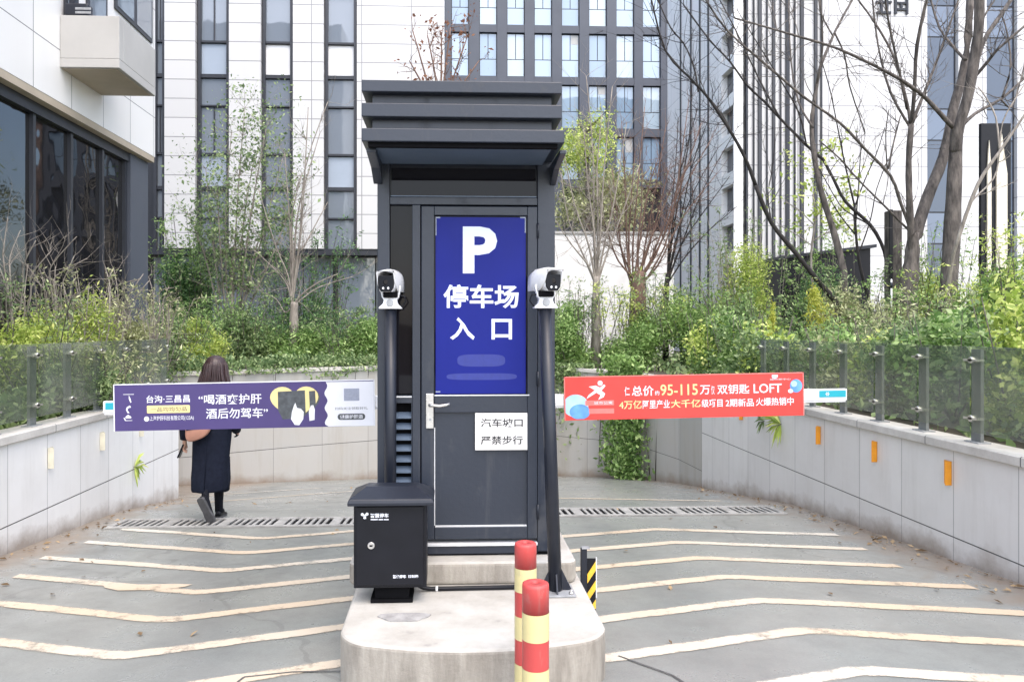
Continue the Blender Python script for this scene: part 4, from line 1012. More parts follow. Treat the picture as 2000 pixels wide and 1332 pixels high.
# everything on the banners is laid out in the level frame (y of the photo at the banner centre)
t = banner('purple banner with white slogan and a yellow heart hung on the barrier arm', 224, 730, 748.5, 835.5, M['purple'], M['bwhite'])
wv = [(637+3*math.sin(i*.9), 749+i*4.12) for i in range(22)]
poly(t, [(637, 748.6)] + wv[:-1] + [(641, 835.4), (729.9, 835.4), (729.9, 748.6)], M['bwhite'], 'white_field')
on(t, '台沟·三昌昌', 286, 769, 371, 784, M['bwhite'], LF-.0006, .012); 
poly(t, rrect(287, 789, 371, 804, 2), M['byellow'], 'yellow_pill'); on(t, '一品均均匀品', 294, 792, 365, 801, M['bgrey'], LF-.0004, .01)
on(t, '上海护肝科技有限公司(123A)', 292, 809, 378, 820, M['bwhite'], LF-.0006, .004); poly(t, circ(286, 815, 5, 16), M['bwhite'], 'round_mark')
on(t, '“喝酒爽护肝', 388, 769, 511, 789, M['bwhite'], LF-.0006, .012, ); on(t, '酒后勿驾车”', 402, 796, 523, 817, M['bwhite'], LF-.0006, .012)
hp_ = []
for i in range(48):
    a = 2*math.pi*i/48; hx = 16*math.sin(a)**3; hy = 13*math.cos(a)-5*math.cos(2*a)-2*math.cos(3*a)-math.cos(4*a); hp_.append((575+hx*2.95, 787-hy*2.55))
poly(t, [(x+3, y+2) for x, y in hp_], M['bgrey'], 'heart_shadow', -.0005); poly(t, hp_, M['byellow'], 'heart')
poly(t, [(543, 766), (596, 764), (597, 812), (590, 818), (552, 820), (543, 802)], M['bgrey'], 'picture', .0004); poly(t, [(604, 766), (616, 765), (617, 795), (605, 800)], M['bgrey'], 'picture', .0004)
poly(t, [(570, 806), (574, 794), (577, 788), (580, 798), (588, 800), (593, 806), (592, 820), (584, 832), (575, 831), (568, 820)], M['bwhite'], 'pale_figure', .0008)
poly(t, [(603, 806), (607, 794), (612, 793), (615, 802), (614, 822), (604, 824)], M['bwhite'], 'pale_figure', .0008)
poly(t, rrect(672, 762, 702, 786, .6), M['bmid'], 'grey_square', .0005); on(t, '扫码关注领取好礼', 654, 798, 718, 803.5, M['bgrey'], LF-.0006, 0)
poly(t, rrect(659, 811, 713, 823, 5.5), M['bgrey'], 'dark_pill', .0005); on(t, '健康护肝酒', 664, 813, 708, 821, M['bwhite'], LF-.001, .01)
for pts in ([(241, 766), (262, 766), (262, 767), (241, 767)], [(252, 768), (255, 774), (257, 782), (255, 783), (252, 775)], [(246, 796), (248, 791), (254, 788), (256, 792), (251, 793), (249, 797), (253, 803), (249, 803)], [(245, 810), (250, 806), (256, 810), (256, 813), (245, 813)], [(241, 812), (243, 812), (246, 817), (258, 817), (258, 818), (244, 818)]):
    poly(t, pts, M['bwhite'], 'logo_stroke')
t = banner('red banner with white and yellow slogan and blue balls hung on the barrier arm', 1104, 1568, 734, 815, M['redb'], M['pinkb'])
for pts in (circ(1172.5, 745.5, 5, 18), [(1150, 752), (1164, 750), (1172, 754), (1180, 748), (1183, 751), (1175, 760), (1182, 766), (1179, 773), (1168, 778), (1173, 769), (1165, 764), (1155, 770), (1145, 776), (1150, 768), (1162, 759)]):
    poly(t, pts, M['bwhite'], 'running_emblem')
clip = lambda P: [(max(1104.3, x), min(814.7, y)) for x, y in P]
poly(t, clip(circ(1124, 789, 25, 40, 22)), M['paleball'], 'blue_ball', -.0005); poly(t, clip(circ(1132, 801, 20, 32, 15)), M['blueball'], 'blue_ball', 0)
poly(t, rrect(1143, 779, 1199, 789, 1), M['pinkb'], 'faded_patch', .0002); poly(t, rrect(1150, 795, 1199, 805, 1), M['pinkb'], 'faded_patch', .0002)
on(t, '城市公寓', 1160, 781, 1196, 787, M['bwhite'], LF-.0006, .0)
on(t, '总价', 1234, 752, 1277, 772, M['bwhite'], LF-.0006, .012); on(t, '约', 1279, 762, 1288, 771, M['bwhite'], LF-.0006, .012)
on(t, '95-115', 1290, 750, 1363, 772, M['byellow'], LF-.0006, .012); on(t, '万', 1367, 753, 1387, 771, M['bwhite'], LF-.0006, .012); on(t, '仅', 1389, 754, 1396, 771, M['bwhite'], LF-.0006, 0)
on(t, '双钥匙', 1401, 752, 1464, 771, M['bwhite'], LF-.0006, .012); on(t, 'LOFT', 1472, 752, 1527, 770, M['bwhite'], LF-.0006, .012); on(t, '仁', 1220, 753, 1230, 771, M['bwhite'], LF-.0006, .012)
on(t, '4万亿', 1209, 780, 1253, 797, M['byellow'], LF-.0006, .012); on(t, '阿里产业', 1255, 780, 1308, 797, M['bwhite'], LF-.0006, .012); on(t, '大千亿', 1310, 780, 1368, 796, M['byellow'], LF-.0006, .012); on(t, '级项目', 1370, 780, 1411, 796, M['bwhite'], LF-.0006, .012)
on(t, '2期新品', 1417, 780, 1472, 796, M['bwhite'], LF-.0006, .012); on(t, '火爆热销中', 1476, 779, 1550, 795, M['bwhite'], LF-.0006, .012)
poly(t, [(1508, 735), (1520, 735), (1519, 740), (1512, 743), (1508, 740)], M['paleball'], 'small_mark'); on(t, '城市新中心', 1504, 742, 1545, 745.5, M['bwhite'], LF-.0006, 0)
poly(t, circ(1555, 757, 12, 28, 13), M['blueball'], 'blue_ball', -.0005); poly(t, circ(1551, 753, 6, 20), M['paleball'], 'blue_ball', .0002); poly(t, circ(1544, 767, 5, 14, 4), M['bwhite'], 'blue_ball', .0004)
# ================================================================== THE WALKING WOMAN
XW, YW = -2.32, 7.42; ZW = gz(7.42)
wp = thing('person', 'woman in a long dark coat walking away behind the purple banner, brown hair loose', 'person', (XW, YW, ZW))
W = lambda x, y, z: Vector((XW+x, YW+y, ZW+z))
def skin_body(verts, edges, root, name, m, parent, sub=2):
    me = bpy.data.meshes.new(name); off = Vector(parent_world(parent))
    me.from_pydata([tuple(W(*v[:3]) - off) for v in verts], edges, [])
    o = bpy.data.objects.new(name, me); C.objects.link(o); o.modifiers.new('skin', 'SKIN')
    sk = me.skin_vertices[0].data
    for i, v in enumerate(verts):
        sk[i].radius = (v[3], v[3]*(v[4] if len(v) > 4 else 1)); sk[i].use_root = (i == root)
    s = o.modifiers.new('s', 'SUBSURF'); s.levels = s.render_levels = sub
    dg = bpy.context.evaluated_depsgraph_get(); ev = o.evaluated_get(dg); new = bpy.data.meshes.new_from_object(ev)
    bpy.data.objects.remove(o); new.polygons.foreach_set('use_smooth', [True]*len(new.polygons))
    new.materials.clear(); new.materials.append(m)
    ob = bpy.data.objects.new(name, new); C.objects.link(ob); ob.parent = parent; return ob
V, E_ = [], []
def chain(start, pts):
    p = start
    for q in pts:
        V.append(q); E_.append((p, len(V)-1)); p = len(V)-1
    return p
V.append((-.01, 0, .86, .10, .8))
chest = chain(0, [(0, 0, 1.0, .095, .8), (.01, -.005, 1.16, .105, .75), (.015, 0, 1.29, .085, .7)])
neck = chain(chest, [(.02, .01, 1.38, .042), (.024, .015, 1.43, .05)])
head = chain(neck, [(.025, .025, 1.49, .076, 1.1), (.025, .02, 1.555, .078, 1.12), (.025, .012, 1.60, .045)])
chain(neck+1, [(.025, .10, 1.475, .012), (.025, .125, 1.468, .008)])            # nose
for sx in (-1, 1): chain(neck+1, [(.025+sx*.083, .015, 1.485, .018, .5)])       # ears
def arm_(sx, sh, el, wr, palm, fd, curl):
    e = chain(chest, [(sh[0], sh[1], sh[2], .052), (el[0], el[1], el[2], .04), (wr[0], wr[1], wr[2], .024), (palm[0], palm[1], palm[2], .030, .55)])
    p = Vector(palm); d = Vector(fd).normalized(); side = Vector((0, 1, 0))
    for k, ln in zip((-1.5, -.5, .5, 1.5), (.062, .07, .066, .052)):
        b0 = p + d*.03 + side*k*.0165; b1 = b0 + d*ln*.45; b2 = b1 + (d*.7+Vector(curl)).normalized()*ln*.33; b3 = b2 + (d*.2+Vector(curl)).normalized()*ln*.3
        chain(e, [(*b0, .0095), (*b1, .0088), (*b2, .008), (*b3, .0068)])
    t0 = p + d*.0 + side*.032; chain(e, [(*t0, .0115), (*(t0+d*.028+side*.012+Vector(curl)*.01), .0095), (*(t0+d*.052+side*.006+Vector(curl)*.022), .0075)])
    return p
arm_(-1, (-.155, 0, 1.27), (-.255, -.03, 1.02), (-.285, .03, .80), (-.293, .045, .752), (-.12, .12, -1), (.7, 0, -.2))
arm_(1, (.19, 0, 1.27), (.215, -.06, 1.03), (.20, .10, .87), (.19, .15, .845), (-.1, .8, -.5), (-.7, 0, -.2))
chain(0, [(.05, .03, .80, .085), (.03, .10, .46, .052), (.012, .15, .09, .033), (.010, .165, .05, .035), (.005, .26, .028, .027)])
chain(0, [(-.075, .02, .80, .085), (-.04, .02, .48, .052), (-.022, -.155, .32, .034), (-.018, -.19, .255, .036), (.02, -.165, .11, .028), (.04, -.145, .045, .02)])
body = skin_body(V, E_, 0, 'body', M['skin'], wp, 2); body.data.materials.append(M['tights'])
for pl in body.data.polygons:
    if pl.center.z < .84 and abs(pl.center.x) < .2: pl.material_index = 1
def ring(z, cx, cy, rx_, ry_, n=28, f=None):
    o = []
    for k in range(n):
        a = 2*math.pi*k/n; q = f(a, z) if f else 1
        o.append(W(cx+rx_*math.cos(a)*q, cy+ry_*math.sin(a)*q, z))
    return o
fold = lambda a, z: 1 + .055*max(0, 1.05-z)*math.sin(7*a+2*z+.8*math.sin(3*a)) + .022*math.sin(3*a+7*z) + .012*math.sin(11*a-16*z)*max(0, math.sin(3*z))
b = MB()
b.loft([ring(z, cx, cy_, rx_, ry_, 36, fold) for z, cx, cy_, rx_, ry_ in ((.31, -.026, -.02, .168, .165), (.33, -.026, -.02, .172, .17), (.45, -.024, -.015, .174, .155), (.62, -.02, 0, .178, .132), (.80, -.012, 0, .186, .128), (.92, -.005, 0, .188, .125),
    (1.05, .0, 0, .18, .118), (1.16, .01, 0, .192, .115), (1.26, .015, 0, .198, .10), (1.315, .02, 0, .16, .082), (1.345, .022, .005, .085, .068), (1.385, .022, .01, .066, .062))])
coat = b.build('coat', M['coat'], wp)
b = MB(); b.tube([W(-.012, -.105, 1.22), W(-.015, -.137, .9), W(-.022, -.155, .6), W(-.026, -.19, .335)], .0035, 5); b.build('seam', M['coat'], coat)
b = MB(); b.loft([ring(z, .022, .008, rx_, rx_*.86, 24) for z, rx_ in ((1.33, .098), (1.375, .088), (1.40, .084), (1.398, .074), (1.36, .07))]); b.build('collar', M['coat'], coat)
# raised back hem panel at the side of the stride
b = MB(); b.loft([ring(.285, .085, .05, .055, .09, 16), ring(.40, .085, .04, .07, .10, 16), ring(.62, .08, .02, .075, .1, 16)]); b.build('coat_flap', M['coat'], coat)
for pts, rr in (([W(-.14, 0, 1.275), W(-.20, -.01, 1.2), W(-.262, -.03, 1.02), W(-.275, .0, .90), W(-.284, .026, .805)], [.075, .07, .056, .05, .044]),
                ([W(.17, 0, 1.275), W(.2, -.02, 1.2), W(.217, -.06, 1.03), W(.212, .02, .94), W(.202, .09, .88)], [.075, .07, .06, .053, .046])):
    b = MB(); b.tube(pts, rr, 14); b.build('sleeve', M['coat'], coat)
for pts in ([W(.05, .03, .80), W(.03, .09, .5), (W(.022, .115, .40)), W(.012, .145, .14), W(.010, .158, .06), W(.006, .24, .035)], [W(-.07, .02, .80), W(-.042, .02, .5), W(-.034, -.06, .41), W(-.022, -.15, .325), W(-.018, -.19, .25), W(.01, -.17, .14), W(.035, -.15, .06)]):
    b = MB(); b.tube(pts, [.095, .062, .056, .041, .040, .036] if len(pts) == 6 else [.095, .062, .056, .041, .041, .037, .03], 14); b.build('tights', M['tights'], wp)
# shoes: the front one flat, the rear one tipped up on its toe with the sole showing
def shoe(heel, toe, up, side_):
    h, t_, u, s = Vector(heel), Vector(toe), Vector(up).normalized(), Vector(side_).normalized()
    sole, top = [], []; d = t_-h
    prof = [(0, .026), (.06, .034), (.25, .036), (.5, .034), (.72, .044), (.88, .040), (1.0, .018)]
    outl = [(f, w_) for f, w_ in prof] + [(f, -w_) for f, w_ in reversed(prof)]
    b = MB(); b.loft([[W(*(h+d*f+s*w_*k+u*z)) for f, w_ in outl] for z, k in ((0, .96), (.004, 1), (.024, 1), (.027, .97))]); b.sm = [False]*len(b.sm)
    so = b.build('sole', M['sole'], None); 
    b = MB(); rings = []
    for f, w_, hgt in ((.02, .026, .07), (.12, .034, .085), (.3, .035, .08), (.5, .034, .062), (.7, .042, .046), (.88, .038, .036), (.99, .016, .028)):
        rings.append([W(*(h+d*f+s*w_*math.cos(a)+u*(.026+max(0, math.sin(a))*(hgt-.02)))) for a in [2*math.pi*k/16 for k in range(16)]])
    b.loft(rings); up_ = b.build('shoe', M['black'], wp)
    so.parent = up_; so.data.transform(Matrix.Translation(-Vector(parent_world(wp))))
shoe((.010, .10, -.012), (.006, .345, -.03), (0, .08, 1), (1, 0, 0))
shoe((-.045, -.268, .275), (.045, -.168, .008), (.16, .92, .37), (.95, -.13, .30))
# hair falling over the shoulders
b = MB(); hf = lambda a, z: 1 + (.03*math.sin(17*a+9*z) + .022*math.sin(31*a+4*z))*min(1, max(0, (1.62-z)*6))
b.loft([ring(z, cx, cy_, rx_, ry_, 72, hf) for z, cx, cy_, rx_, ry_ in ((1.22, .02, -.08, .13, .042), (1.26, .02, -.08, .158, .05), (1.335, .02, -.065, .158, .075), (1.40, .022, -.04, .135, .088), (1.46, .022, -.02, .117, .102), (1.52, .024, -.008, .108, .104), (1.57, .025, -.003, .096, .098), (1.605, .025, 0, .07, .075), (1.625, .025, 0, .035, .038), (1.629, .025, 0, .008, .008))])
hair = b.build('hair', M['hair'], wp)
b = MB()
for i in range(90):
    a = random.uniform(-math.pi, 0) if i < 76 else random.uniform(0, math.pi); q = random.uniform(.98, 1.07); w_ = random.uniform(-.02, .02)
    P = []
    for z, cx, cy_, rx_, ry_ in ((1.60, .025, 0, .07, .075), (1.53, .024, -.006, .106, .103), (1.45, .022, -.025, .119, .102), (1.38, .022, -.045, .138, .088), (1.30, .02, -.07, .158, .068), (1.21+random.uniform(-.05, .05), .02, -.085, .15, .048)):
        P.append(W(cx+w_*(1.6-z)*2+rx_*math.cos(a)*q, cy_+ry_*math.sin(a)*q, z))
    b.tube(P, [.002, .0055, .0065, .006, .005, .0015], 5)
b.build('locks', M['hair'], hair)
b = MB()
for sx in (-1, 1): b.lathe([(.001, -.010), (.008, -.007), (.0105, 0), (.008, .007), (.001, .010)], W(.025+sx*.031, .098, 1.505), 10, 'y')
b.build('eyes', M['bwhite'], wp)
b = MB(); b.tube([W(.0, .102, 1.435), W(.025, .108, 1.433), W(.05, .102, 1.435)], [.003, .0055, .003], 8); b.build('mouth', M['pinkb'], wp)
# bag on her back hip and the thing in her hand
bag = thing('shoulder_bag', 'tan leather shoulder bag resting on the hip of the walking woman', 'bag', tuple(W(-.14, -.16, .9)))
b = MB(); rings = []
for y, k in ((-.205, .86), (-.195, 1), (-.155, 1), (-.145, .9)):
    rings.append([W(-.085+.118*k*x, y, .93+.105*k*z+.045*x) for x, z in [(math.copysign(abs(math.cos(a))**.7, math.cos(a)), math.copysign(abs(math.sin(a))**.75, math.sin(a))) for a in [2*math.pi*i/32 for i in range(32)]]])
b.loft(rings); b.build('pouch', M['bag'], bag)
b = MB(); b.tube([W(-.19, -.175, .93), W(-.16, -.15, 1.05), W(-.05, -.135, 1.22), W(.09, -.09, 1.33), W(.11, -.02, 1.36)], .010, 8, ell=.5); b.build('strap', M['bag'], bag)
b = MB(); b.tube([W(-.19, -.206, .92), W(-.085, -.2065, .935), W(.02, -.206, .985)], .005, 6); b.build('flap_seam', M['bark_dark'], bag)
ph = thing('phone', 'small black phone held low in the hand of the walking woman', 'phone', tuple(W(-.335, .04, .70)))
b = MB(); b.add([W(-.30+dx, .04+dy, .755+dz) for dx, dz in ((0, 0), (.012, -.004), (-.045, -.14), (-.057, -.136)) for dy in (-.035, .035)], [(0, 2, 4, 6), (1, 7, 5, 3), (0, 1, 3, 2), (2, 3, 5, 4), (4, 5, 7, 6), (6, 7, 1, 0)]); cse = b.build('case', M['black'], ph, .004)
b = MB(); b.add([W(-.2865+dx, .04+dy, .744+dz) for dx, dz in ((0, 0), (-.052, -.124)) for dy in (-.03, .03)], [(0, 1, 3, 2)]); b.build('screen', M['boothglass'], ph)

# ================================================================== VEGETATION
def leaves(name, centres, size, m, parent, aspect=1.9, up=.5, jit=.35):
    """many diamond leaves in one mesh, one foliage part of one plant"""
    c = np.asarray(centres, float); n = len(c)
    nrm = rng.normal(size=(n, 3)); nrm[:, 2] += up; nrm /= np.linalg.norm(nrm, axis=1)[:, None]
    a = rng.normal(size=(n, 3)); a -= (a*nrm).sum(1)[:, None]*nrm; a /= np.linalg.norm(a, axis=1)[:, None]; b = np.cross(nrm, a)
    s = (size*(1 + jit*rng.normal(size=n))).clip(size*.4, size*2)[:, None]
    p = np.stack([c-a*s, c-b*s/aspect+nrm*s*.12, c+a*s, c+b*s/aspect+nrm*s*.12], 1).reshape(-1, 3)
    p -= np.array(parent_world(parent)) if parent else 0
    me = bpy.data.meshes.new(name); me.vertices.add(4*n); me.loops.add(4*n); me.polygons.add(n)
    me.vertices.foreach_set('co', p.ravel()); me.loops.foreach_set('vertex_index', np.arange(4*n, dtype=np.int32))
    me.polygons.foreach_set('loop_start', np.arange(0, 4*n, 4, dtype=np.int32)); me.update(calc_edges=True); me.validate()
    me.materials.append(m); o = bpy.data.objects.new(name, me); C.objects.link(o)
    if parent: o.parent = parent
    return o
def blob(c, r, n, lobes=9, shell=.5, rough=.25):
    """points through a clumpy crown"""
    c, r = np.array(c), np.array(r); out = []
    L = rng.normal(size=(lobes, 3)); L /= np.linalg.norm(L, axis=1)[:, None]; L *= rng.uniform(.35, .75, (lobes, 1)); rad = rng.uniform(.28, .52, lobes)
    w_ = rad**2; w_ /= w_.sum(); k = rng.choice(lobes, n, p=w_)
    d = rng.normal(size=(n, 3)); d /= np.linalg.norm(d, axis=1)[:, None]
    t = rng.uniform(shell**3, 1, n)**(1/3) + rng.normal(size=n)*rough*.5
    return c + (L[k] + d*(rad[k]*t)[:, None])*r
def shrub(name, label, x0, x1, ytop, Y, m, n, size, depth=1.0, group=None, cat='shrub', zbase=None, lobes=12, twigs=7, m2=None, stem='bark', wisp=1.0):
    a, c = at(x0, 640, Y), at(x1, 640, Y); zt_ = at((x0+x1)/2, ytop, Y).z; zb_ = G if zbase is None else zbase
    t = thing(name, label, cat, ((a.x+c.x)/2, Y, zb_), group)
    h = zt_-zb_; cc = ((a.x+c.x)/2, Y, zb_+h*.46); r = ((c.x-a.x)/2*1.12, depth, h*.54)
    pts = blob(cc, r, int(n*1.1), lobes, .45, .5); pts = pts[pts[:, 2] > zb_+.02]
    leaves('foliage', pts, size, m, t, aspect=2.6)
    b = MB(); sp = []; k = int((16+22*(c.x-a.x))*wisp)
    for i in range(k):                      # arching sprays that break the outline
        s0 = Vector((random.uniform(a.x, c.x), Y+random.uniform(-.7, .6)*depth, zb_+h*random.uniform(.15, .5)))
        out_ = Vector(((s0.x-cc[0])*.35+random.gauss(0, .16), random.gauss(-.05, .2), h*random.uniform(.45, .85))); e = s0+out_; tip = e+Vector((out_.x*.6+random.gauss(0, .08), out_.y*.5, random.uniform(-.12, .10)*h))
        b.tube([s0, s0.lerp(e, .6)+Vector((0, 0, .05*h)), e, tip], [.006, .005, .004, .002], 4, cap=False)
        for q in range(random.randint(26, 48)):
            f = random.uniform(.25, 1); pt = s0.lerp(e, f*1.4) if f < .714 else e.lerp(tip, (f-.714)/.286); sp.append((pt.x+random.gauss(0, .05), pt.y+random.gauss(0, .05), pt.z+random.gauss(0, .04)))
    if sp: leaves('sprays', sp, size*1.05, m2 or m, t, aspect=3.4, up=.2)
    for i in range(twigs):
        a_ = random.uniform(0, 6.28); f = random.uniform(.4, .95)
        e = Vector((cc[0]+r[0]*f*math.cos(a_)*.8, Y+r[1]*.6*math.sin(a_), zb_+h*random.uniform(.75, 1.12)))
        s0 = Vector((cc[0]+r[0]*.25*math.cos(a_), Y+r[1]*.2*math.sin(a_), zb_)); md = s0.lerp(e, .5)+Vector((random.uniform(-.1, .1), 0, .12*h))
        b.tube([s0, md, e], [.014, .009, .003], 5)
    b.build('stems', M[stem], t); return t
def tree(name, label, trunk, limbs, Y, m, cat='tree', twig=(6, .5), foliage=None, r_tw=.008, dj=.5):
    """bare tree traced as its own limbs; each polyline = (points, r0 px, r1 px, depth offset at its end)"""
    p0 = at(*trunk[0][0][0], Y); t = thing(name, label, cat, (p0.x, Y, G))
    tips = []
    def poly3(pl):
        pts, a, c, dy = pl; n = len(pts); P = []
        for i, q in enumerate(pts): P.append(at(q[0], q[1], Y + dy*i/max(1, n-1)))
        P2 = [P[0]]
        for i in range(n-1):          # smooth the polyline
            p_, q_ = P[i], P[i+1]; pr = P[max(0, i-1)]; nx = P[min(n-1, i+2)]
            for k in (1, 2, 3):
                s = k/3; P2.append(.5*((2*p_) + (-pr+q_)*s + (2*pr-5*p_+4*q_-nx)*s*s + (-pr+3*p_-3*q_+nx)*s**3))
        m_ = len(P2); k_ = Y/F_PX/2
        rad = [(a+(c-a)*i/(m_-1))*k_*(.86 if a > 25 else .76)*(1+random.uniform(-.09, .09)) for i in range(m_)]
        return P2, rad
    b = MB()
    for pl in trunk:
        P, rd = poly3(pl)
        if P[0].z > G+.02 and pl is trunk[0]: P.insert(0, Vector((P[0].x, P[0].y, G-.05))); rd.insert(0, rd[0]*1.15)
        b.tube(P, rd, 12)
    b.build('trunk', m, t)
    b = MB()
    def grow(p, d, L, r, lev):
        n = 5; P = [p]; dd = d.copy(); bend = Vector((random.uniform(-.3, .3), random.uniform(-.3, .3), random.uniform(.05, .35)))
        for i in range(n): dd = (dd + bend*.25 + Vector((random.uniform(-.18, .18), random.uniform(-.18, .18), random.uniform(-.12, .12)))).normalized(); P.append(P[-1]+dd*L/n)
        b.tube(P, [r*(1-.8*i/n) for i in range(n+1)], 4, cap=False); tips.append(P[-1]); tips.append(P[3])
        if lev > 0:
            for _ in range(random.choice((1, 2, 2, 3))):
                i = random.randint(1, n-1); e = Vector((random.gauss(0, 1), random.gauss(0, 1), random.gauss(.2, .7))).normalized()
                grow(P[i], (dd+e*.8).normalized(), L*random.uniform(.4, .7), r*.6, lev-1)
    for pl in limbs:
        P, rd = poly3(pl); b.tube(P, rd, 7)
        L = sum((P[i+1]-P[i]).length for i in range(len(P)-1)); cnt = int(twig[0]*L/2.2)
        for _ in range(cnt):
            i = random.randint(max(1, len(P)//4), len(P)-1); d = (P[i]-P[i-1]).normalized()
            e = Vector((random.gauss(0, 1), random.gauss(0, .7), random.gauss(.25, .8))).normalized()
            grow(P[i], (d*.8+e).normalized(), twig[1]*random.uniform(.5, 1.5), min(r_tw, rd[i]*.6), 2 if random.random() < .35 else 1)
    b.build('crown', m, t)
    if foliage:
        mm, n, size, spread = foliage; T = np.array([tuple(q) for q in tips]); k = rng.integers(0, len(T), n)
        leaves('leaves', T[k] + rng.normal(size=(n, 3))*spread, size, M[mm], t)
    return t
# ---- bare trees on the right
tree('bare_tree', 'thick forked bare tree leaning out beside the weathered post', [([(1772, 585), (1777, 540), (1781, 500), (1784, 455)], 44, 24, 0), ([(1780, 520), (1788, 462), (1811, 387), (1843, 306), (1861, 216), (1886, 120), (1896, -20)], 30, 17, .5)],
     [([(1780, 505), (1780, 465), (1777, 405), (1775, 315), (1780, 243)], 22, 13, -.3), ([(1780, 245), (1786, 180), (1791, 90), (1812, -10)], 11, 7, -.8), ([(1779, 245), (1772, 203), (1748, 117), (1712, 50), (1668, -10)], 9, 4, .5),
      ([(1782, 240), (1811, 167), (1834, 108), (1876, -10)], 9, 5, .6), ([(1777, 248), (1739, 180), (1715, 90), (1703, -10)], 7, 4, .2), ([(1772, 214), (1753, 126), (1735, 40), (1728, -10)], 7, 4, -.6),
      ([(1784, 462), (1760, 400), (1740, 345), (1690, 292), (1640, 240), (1570, 190), (1500, 130), (1420, 60), (1372, -10)], 9, 4, -1.0), ([(1735, 330), (1745, 280), (1759, 226)], 6, 3, .2), ([(1733, 335), (1730, 262), (1736, 215)], 4, 2, -.2),
      ([(1886, 118), (1862, 92), (1835, 55), (1815, -10)], 8, 5, .9), ([(1780, 455), (1725, 400), (1675, 350), (1640, 310), (1600, 275)], 6, 3, -.5)], 12.6, M['bark'], twig=(11, .7))
tree('bare_tree', 'tall pale barked bare tree with long limbs next to the black pylon', [([(1850, 590), (1857, 500), (1862, 400), (1866, 310), (1869, 250)], 40, 27, 0), ([(1866, 300), (1870, 258), (1890, 190), (1905, 104), (1912, 50), (1913, -20)], 26, 19, -.4)],
     [([(1864, 252), (1845, 232), (1807, 191), (1770, 163), (1730, 140), (1640, 97), (1560, 72), (1435, 36)], 13, 4, -1.2), ([(1872, 254), (1905, 222), (1955, 194), (1996, 158), (2050, 110)], 10, 5, .5), ([(1893, 175), (1919, 86), (1955, 30), (1985, -15)], 14, 9, .4),
      ([(1905, 150), (1930, 120), (1951, 95), (2010, 44)], 9, 6, -.5), ([(1958, 190), (1974, 130), (1966, 60), (1952, 20)], 6, 3, .4), ([(1900, 90), (1918, 40), (1950, -10)], 6, 4, 0), ([(1955, 195), (1975, 210), (1990, 170), (2005, 110)], 5, 3, .6)], 12.2, M['bark'], twig=(11, .7))
tree('slender_tree', 'slender pale stem rising past the foot of the pylon to the photo edge', [([(1851, 575), (1859, 510), (1874, 459), (1910, 360), (1955, 293), (2010, 212)], 11, 6, -.6)],
     [([(1874, 459), (1893, 400), (1940, 350), (1952, 300), (1958, 240), (1985, 190), (2005, 160)], 5, 3, .2), ([(1952, 296), (1945, 230), (1925, 190), (1910, 170)], 5, 3, .3)], 11.6, M['bark_pale'], twig=(6, .5))
tree('leaning_tree', 'grey leaning tree whose trunk bows left above the black kiosk', [([(1648, 530), (1638, 490), (1628, 452), (1602, 368), (1590, 300), (1585, 247), (1593, 180), (1602, 131)], 20, 8, .3)],
     [([(1602, 131), (1633, 58), (1672, -12)], 8, 5, .6), ([(1595, 165), (1607, 90), (1601, -10)], 6, 4, -.4), ([(1626, 70), (1605, 30), (1597, -10)], 4, 3, .4), ([(1588, 250), (1560, 200), (1545, 120), (1540, -5)], 6, 3, .9), ([(1630, 64), (1650, 110), (1660, 170), (1690, 260)], 5, 3, .5)], 13.6, M['bark'], twig=(11, .7))
tree('leaning_tree', 'dark tree sweeping far up to the left over the white facade', [([(1640, 600), (1618, 572), (1600, 552), (1554, 494), (1507, 436), (1476, 363)], 15, 10, -.4)],
     [([(1476, 363), (1460, 320), (1439, 278), (1408, 228), (1381, 189), (1350, 155), (1300, 100), (1271, -5)], 10, 4, -.8), ([(1364, 180), (1355, 130), (1335, 85), (1310, 55), (1281, -8)], 5, 3, .2), ([(1439, 278), (1400, 210), (1330, 135), (1290, 86)], 5, 2, .8), ([(1507, 436), (1500, 380), (1510, 320), (1514, 250)], 4, 2, .5)], 13.0, M['bark_dark'], twig=(11, .7))
tree('leaning_tree', 'thin dark tree curving from the weathered post up to the left', [([(1735, 610), (1734, 540), (1727, 490), (1700, 440), (1652, 395), (1628, 350), (1608, 312)], 11, 7, .3)],
     [([(1608, 312), (1575, 284), (1523, 231), (1492, 198), (1460, 168), (1425, 120), (1386, 79), (1335, 10)], 8, 4, .6), ([(1700, 440), (1665, 420), (1640, 400), (1600, 330)], 4, 2, -.5), ([(1523, 231), (1480, 150), (1437, 60), (1400, -10)], 5, 3, .9), ([(1575, 284), (1560, 220), (1520, 150), (1470, 70), (1440, 20)], 5, 2, .4)], 13.9, M['bark_dark'], twig=(10, .6))
tree('slender_tree', 'cluster of thin dark stems standing before the white panels', [([(1703, 610), (1690, 560), (1678, 510), (1671, 450), (1669, 400)], 9, 6, 0)],
     [([(1669, 402), (1650, 320), (1640, 270), (1622, 180), (1605, 120)], 5, 2, .3), ([(1669, 405), (1690, 350), (1712, 300), (1728, 250)], 4, 2, .2), ([(1671, 440), (1677, 360), (1682, 280)], 4, 2, -.3), ([(1676, 500), (1700, 430), (1712, 370), (1735, 310)], 4, 2, .4), ([(1672, 460), (1640, 420), (1610, 370)], 4, 2, .4)], 14.2, M['bark_dark'], twig=(5, .5))
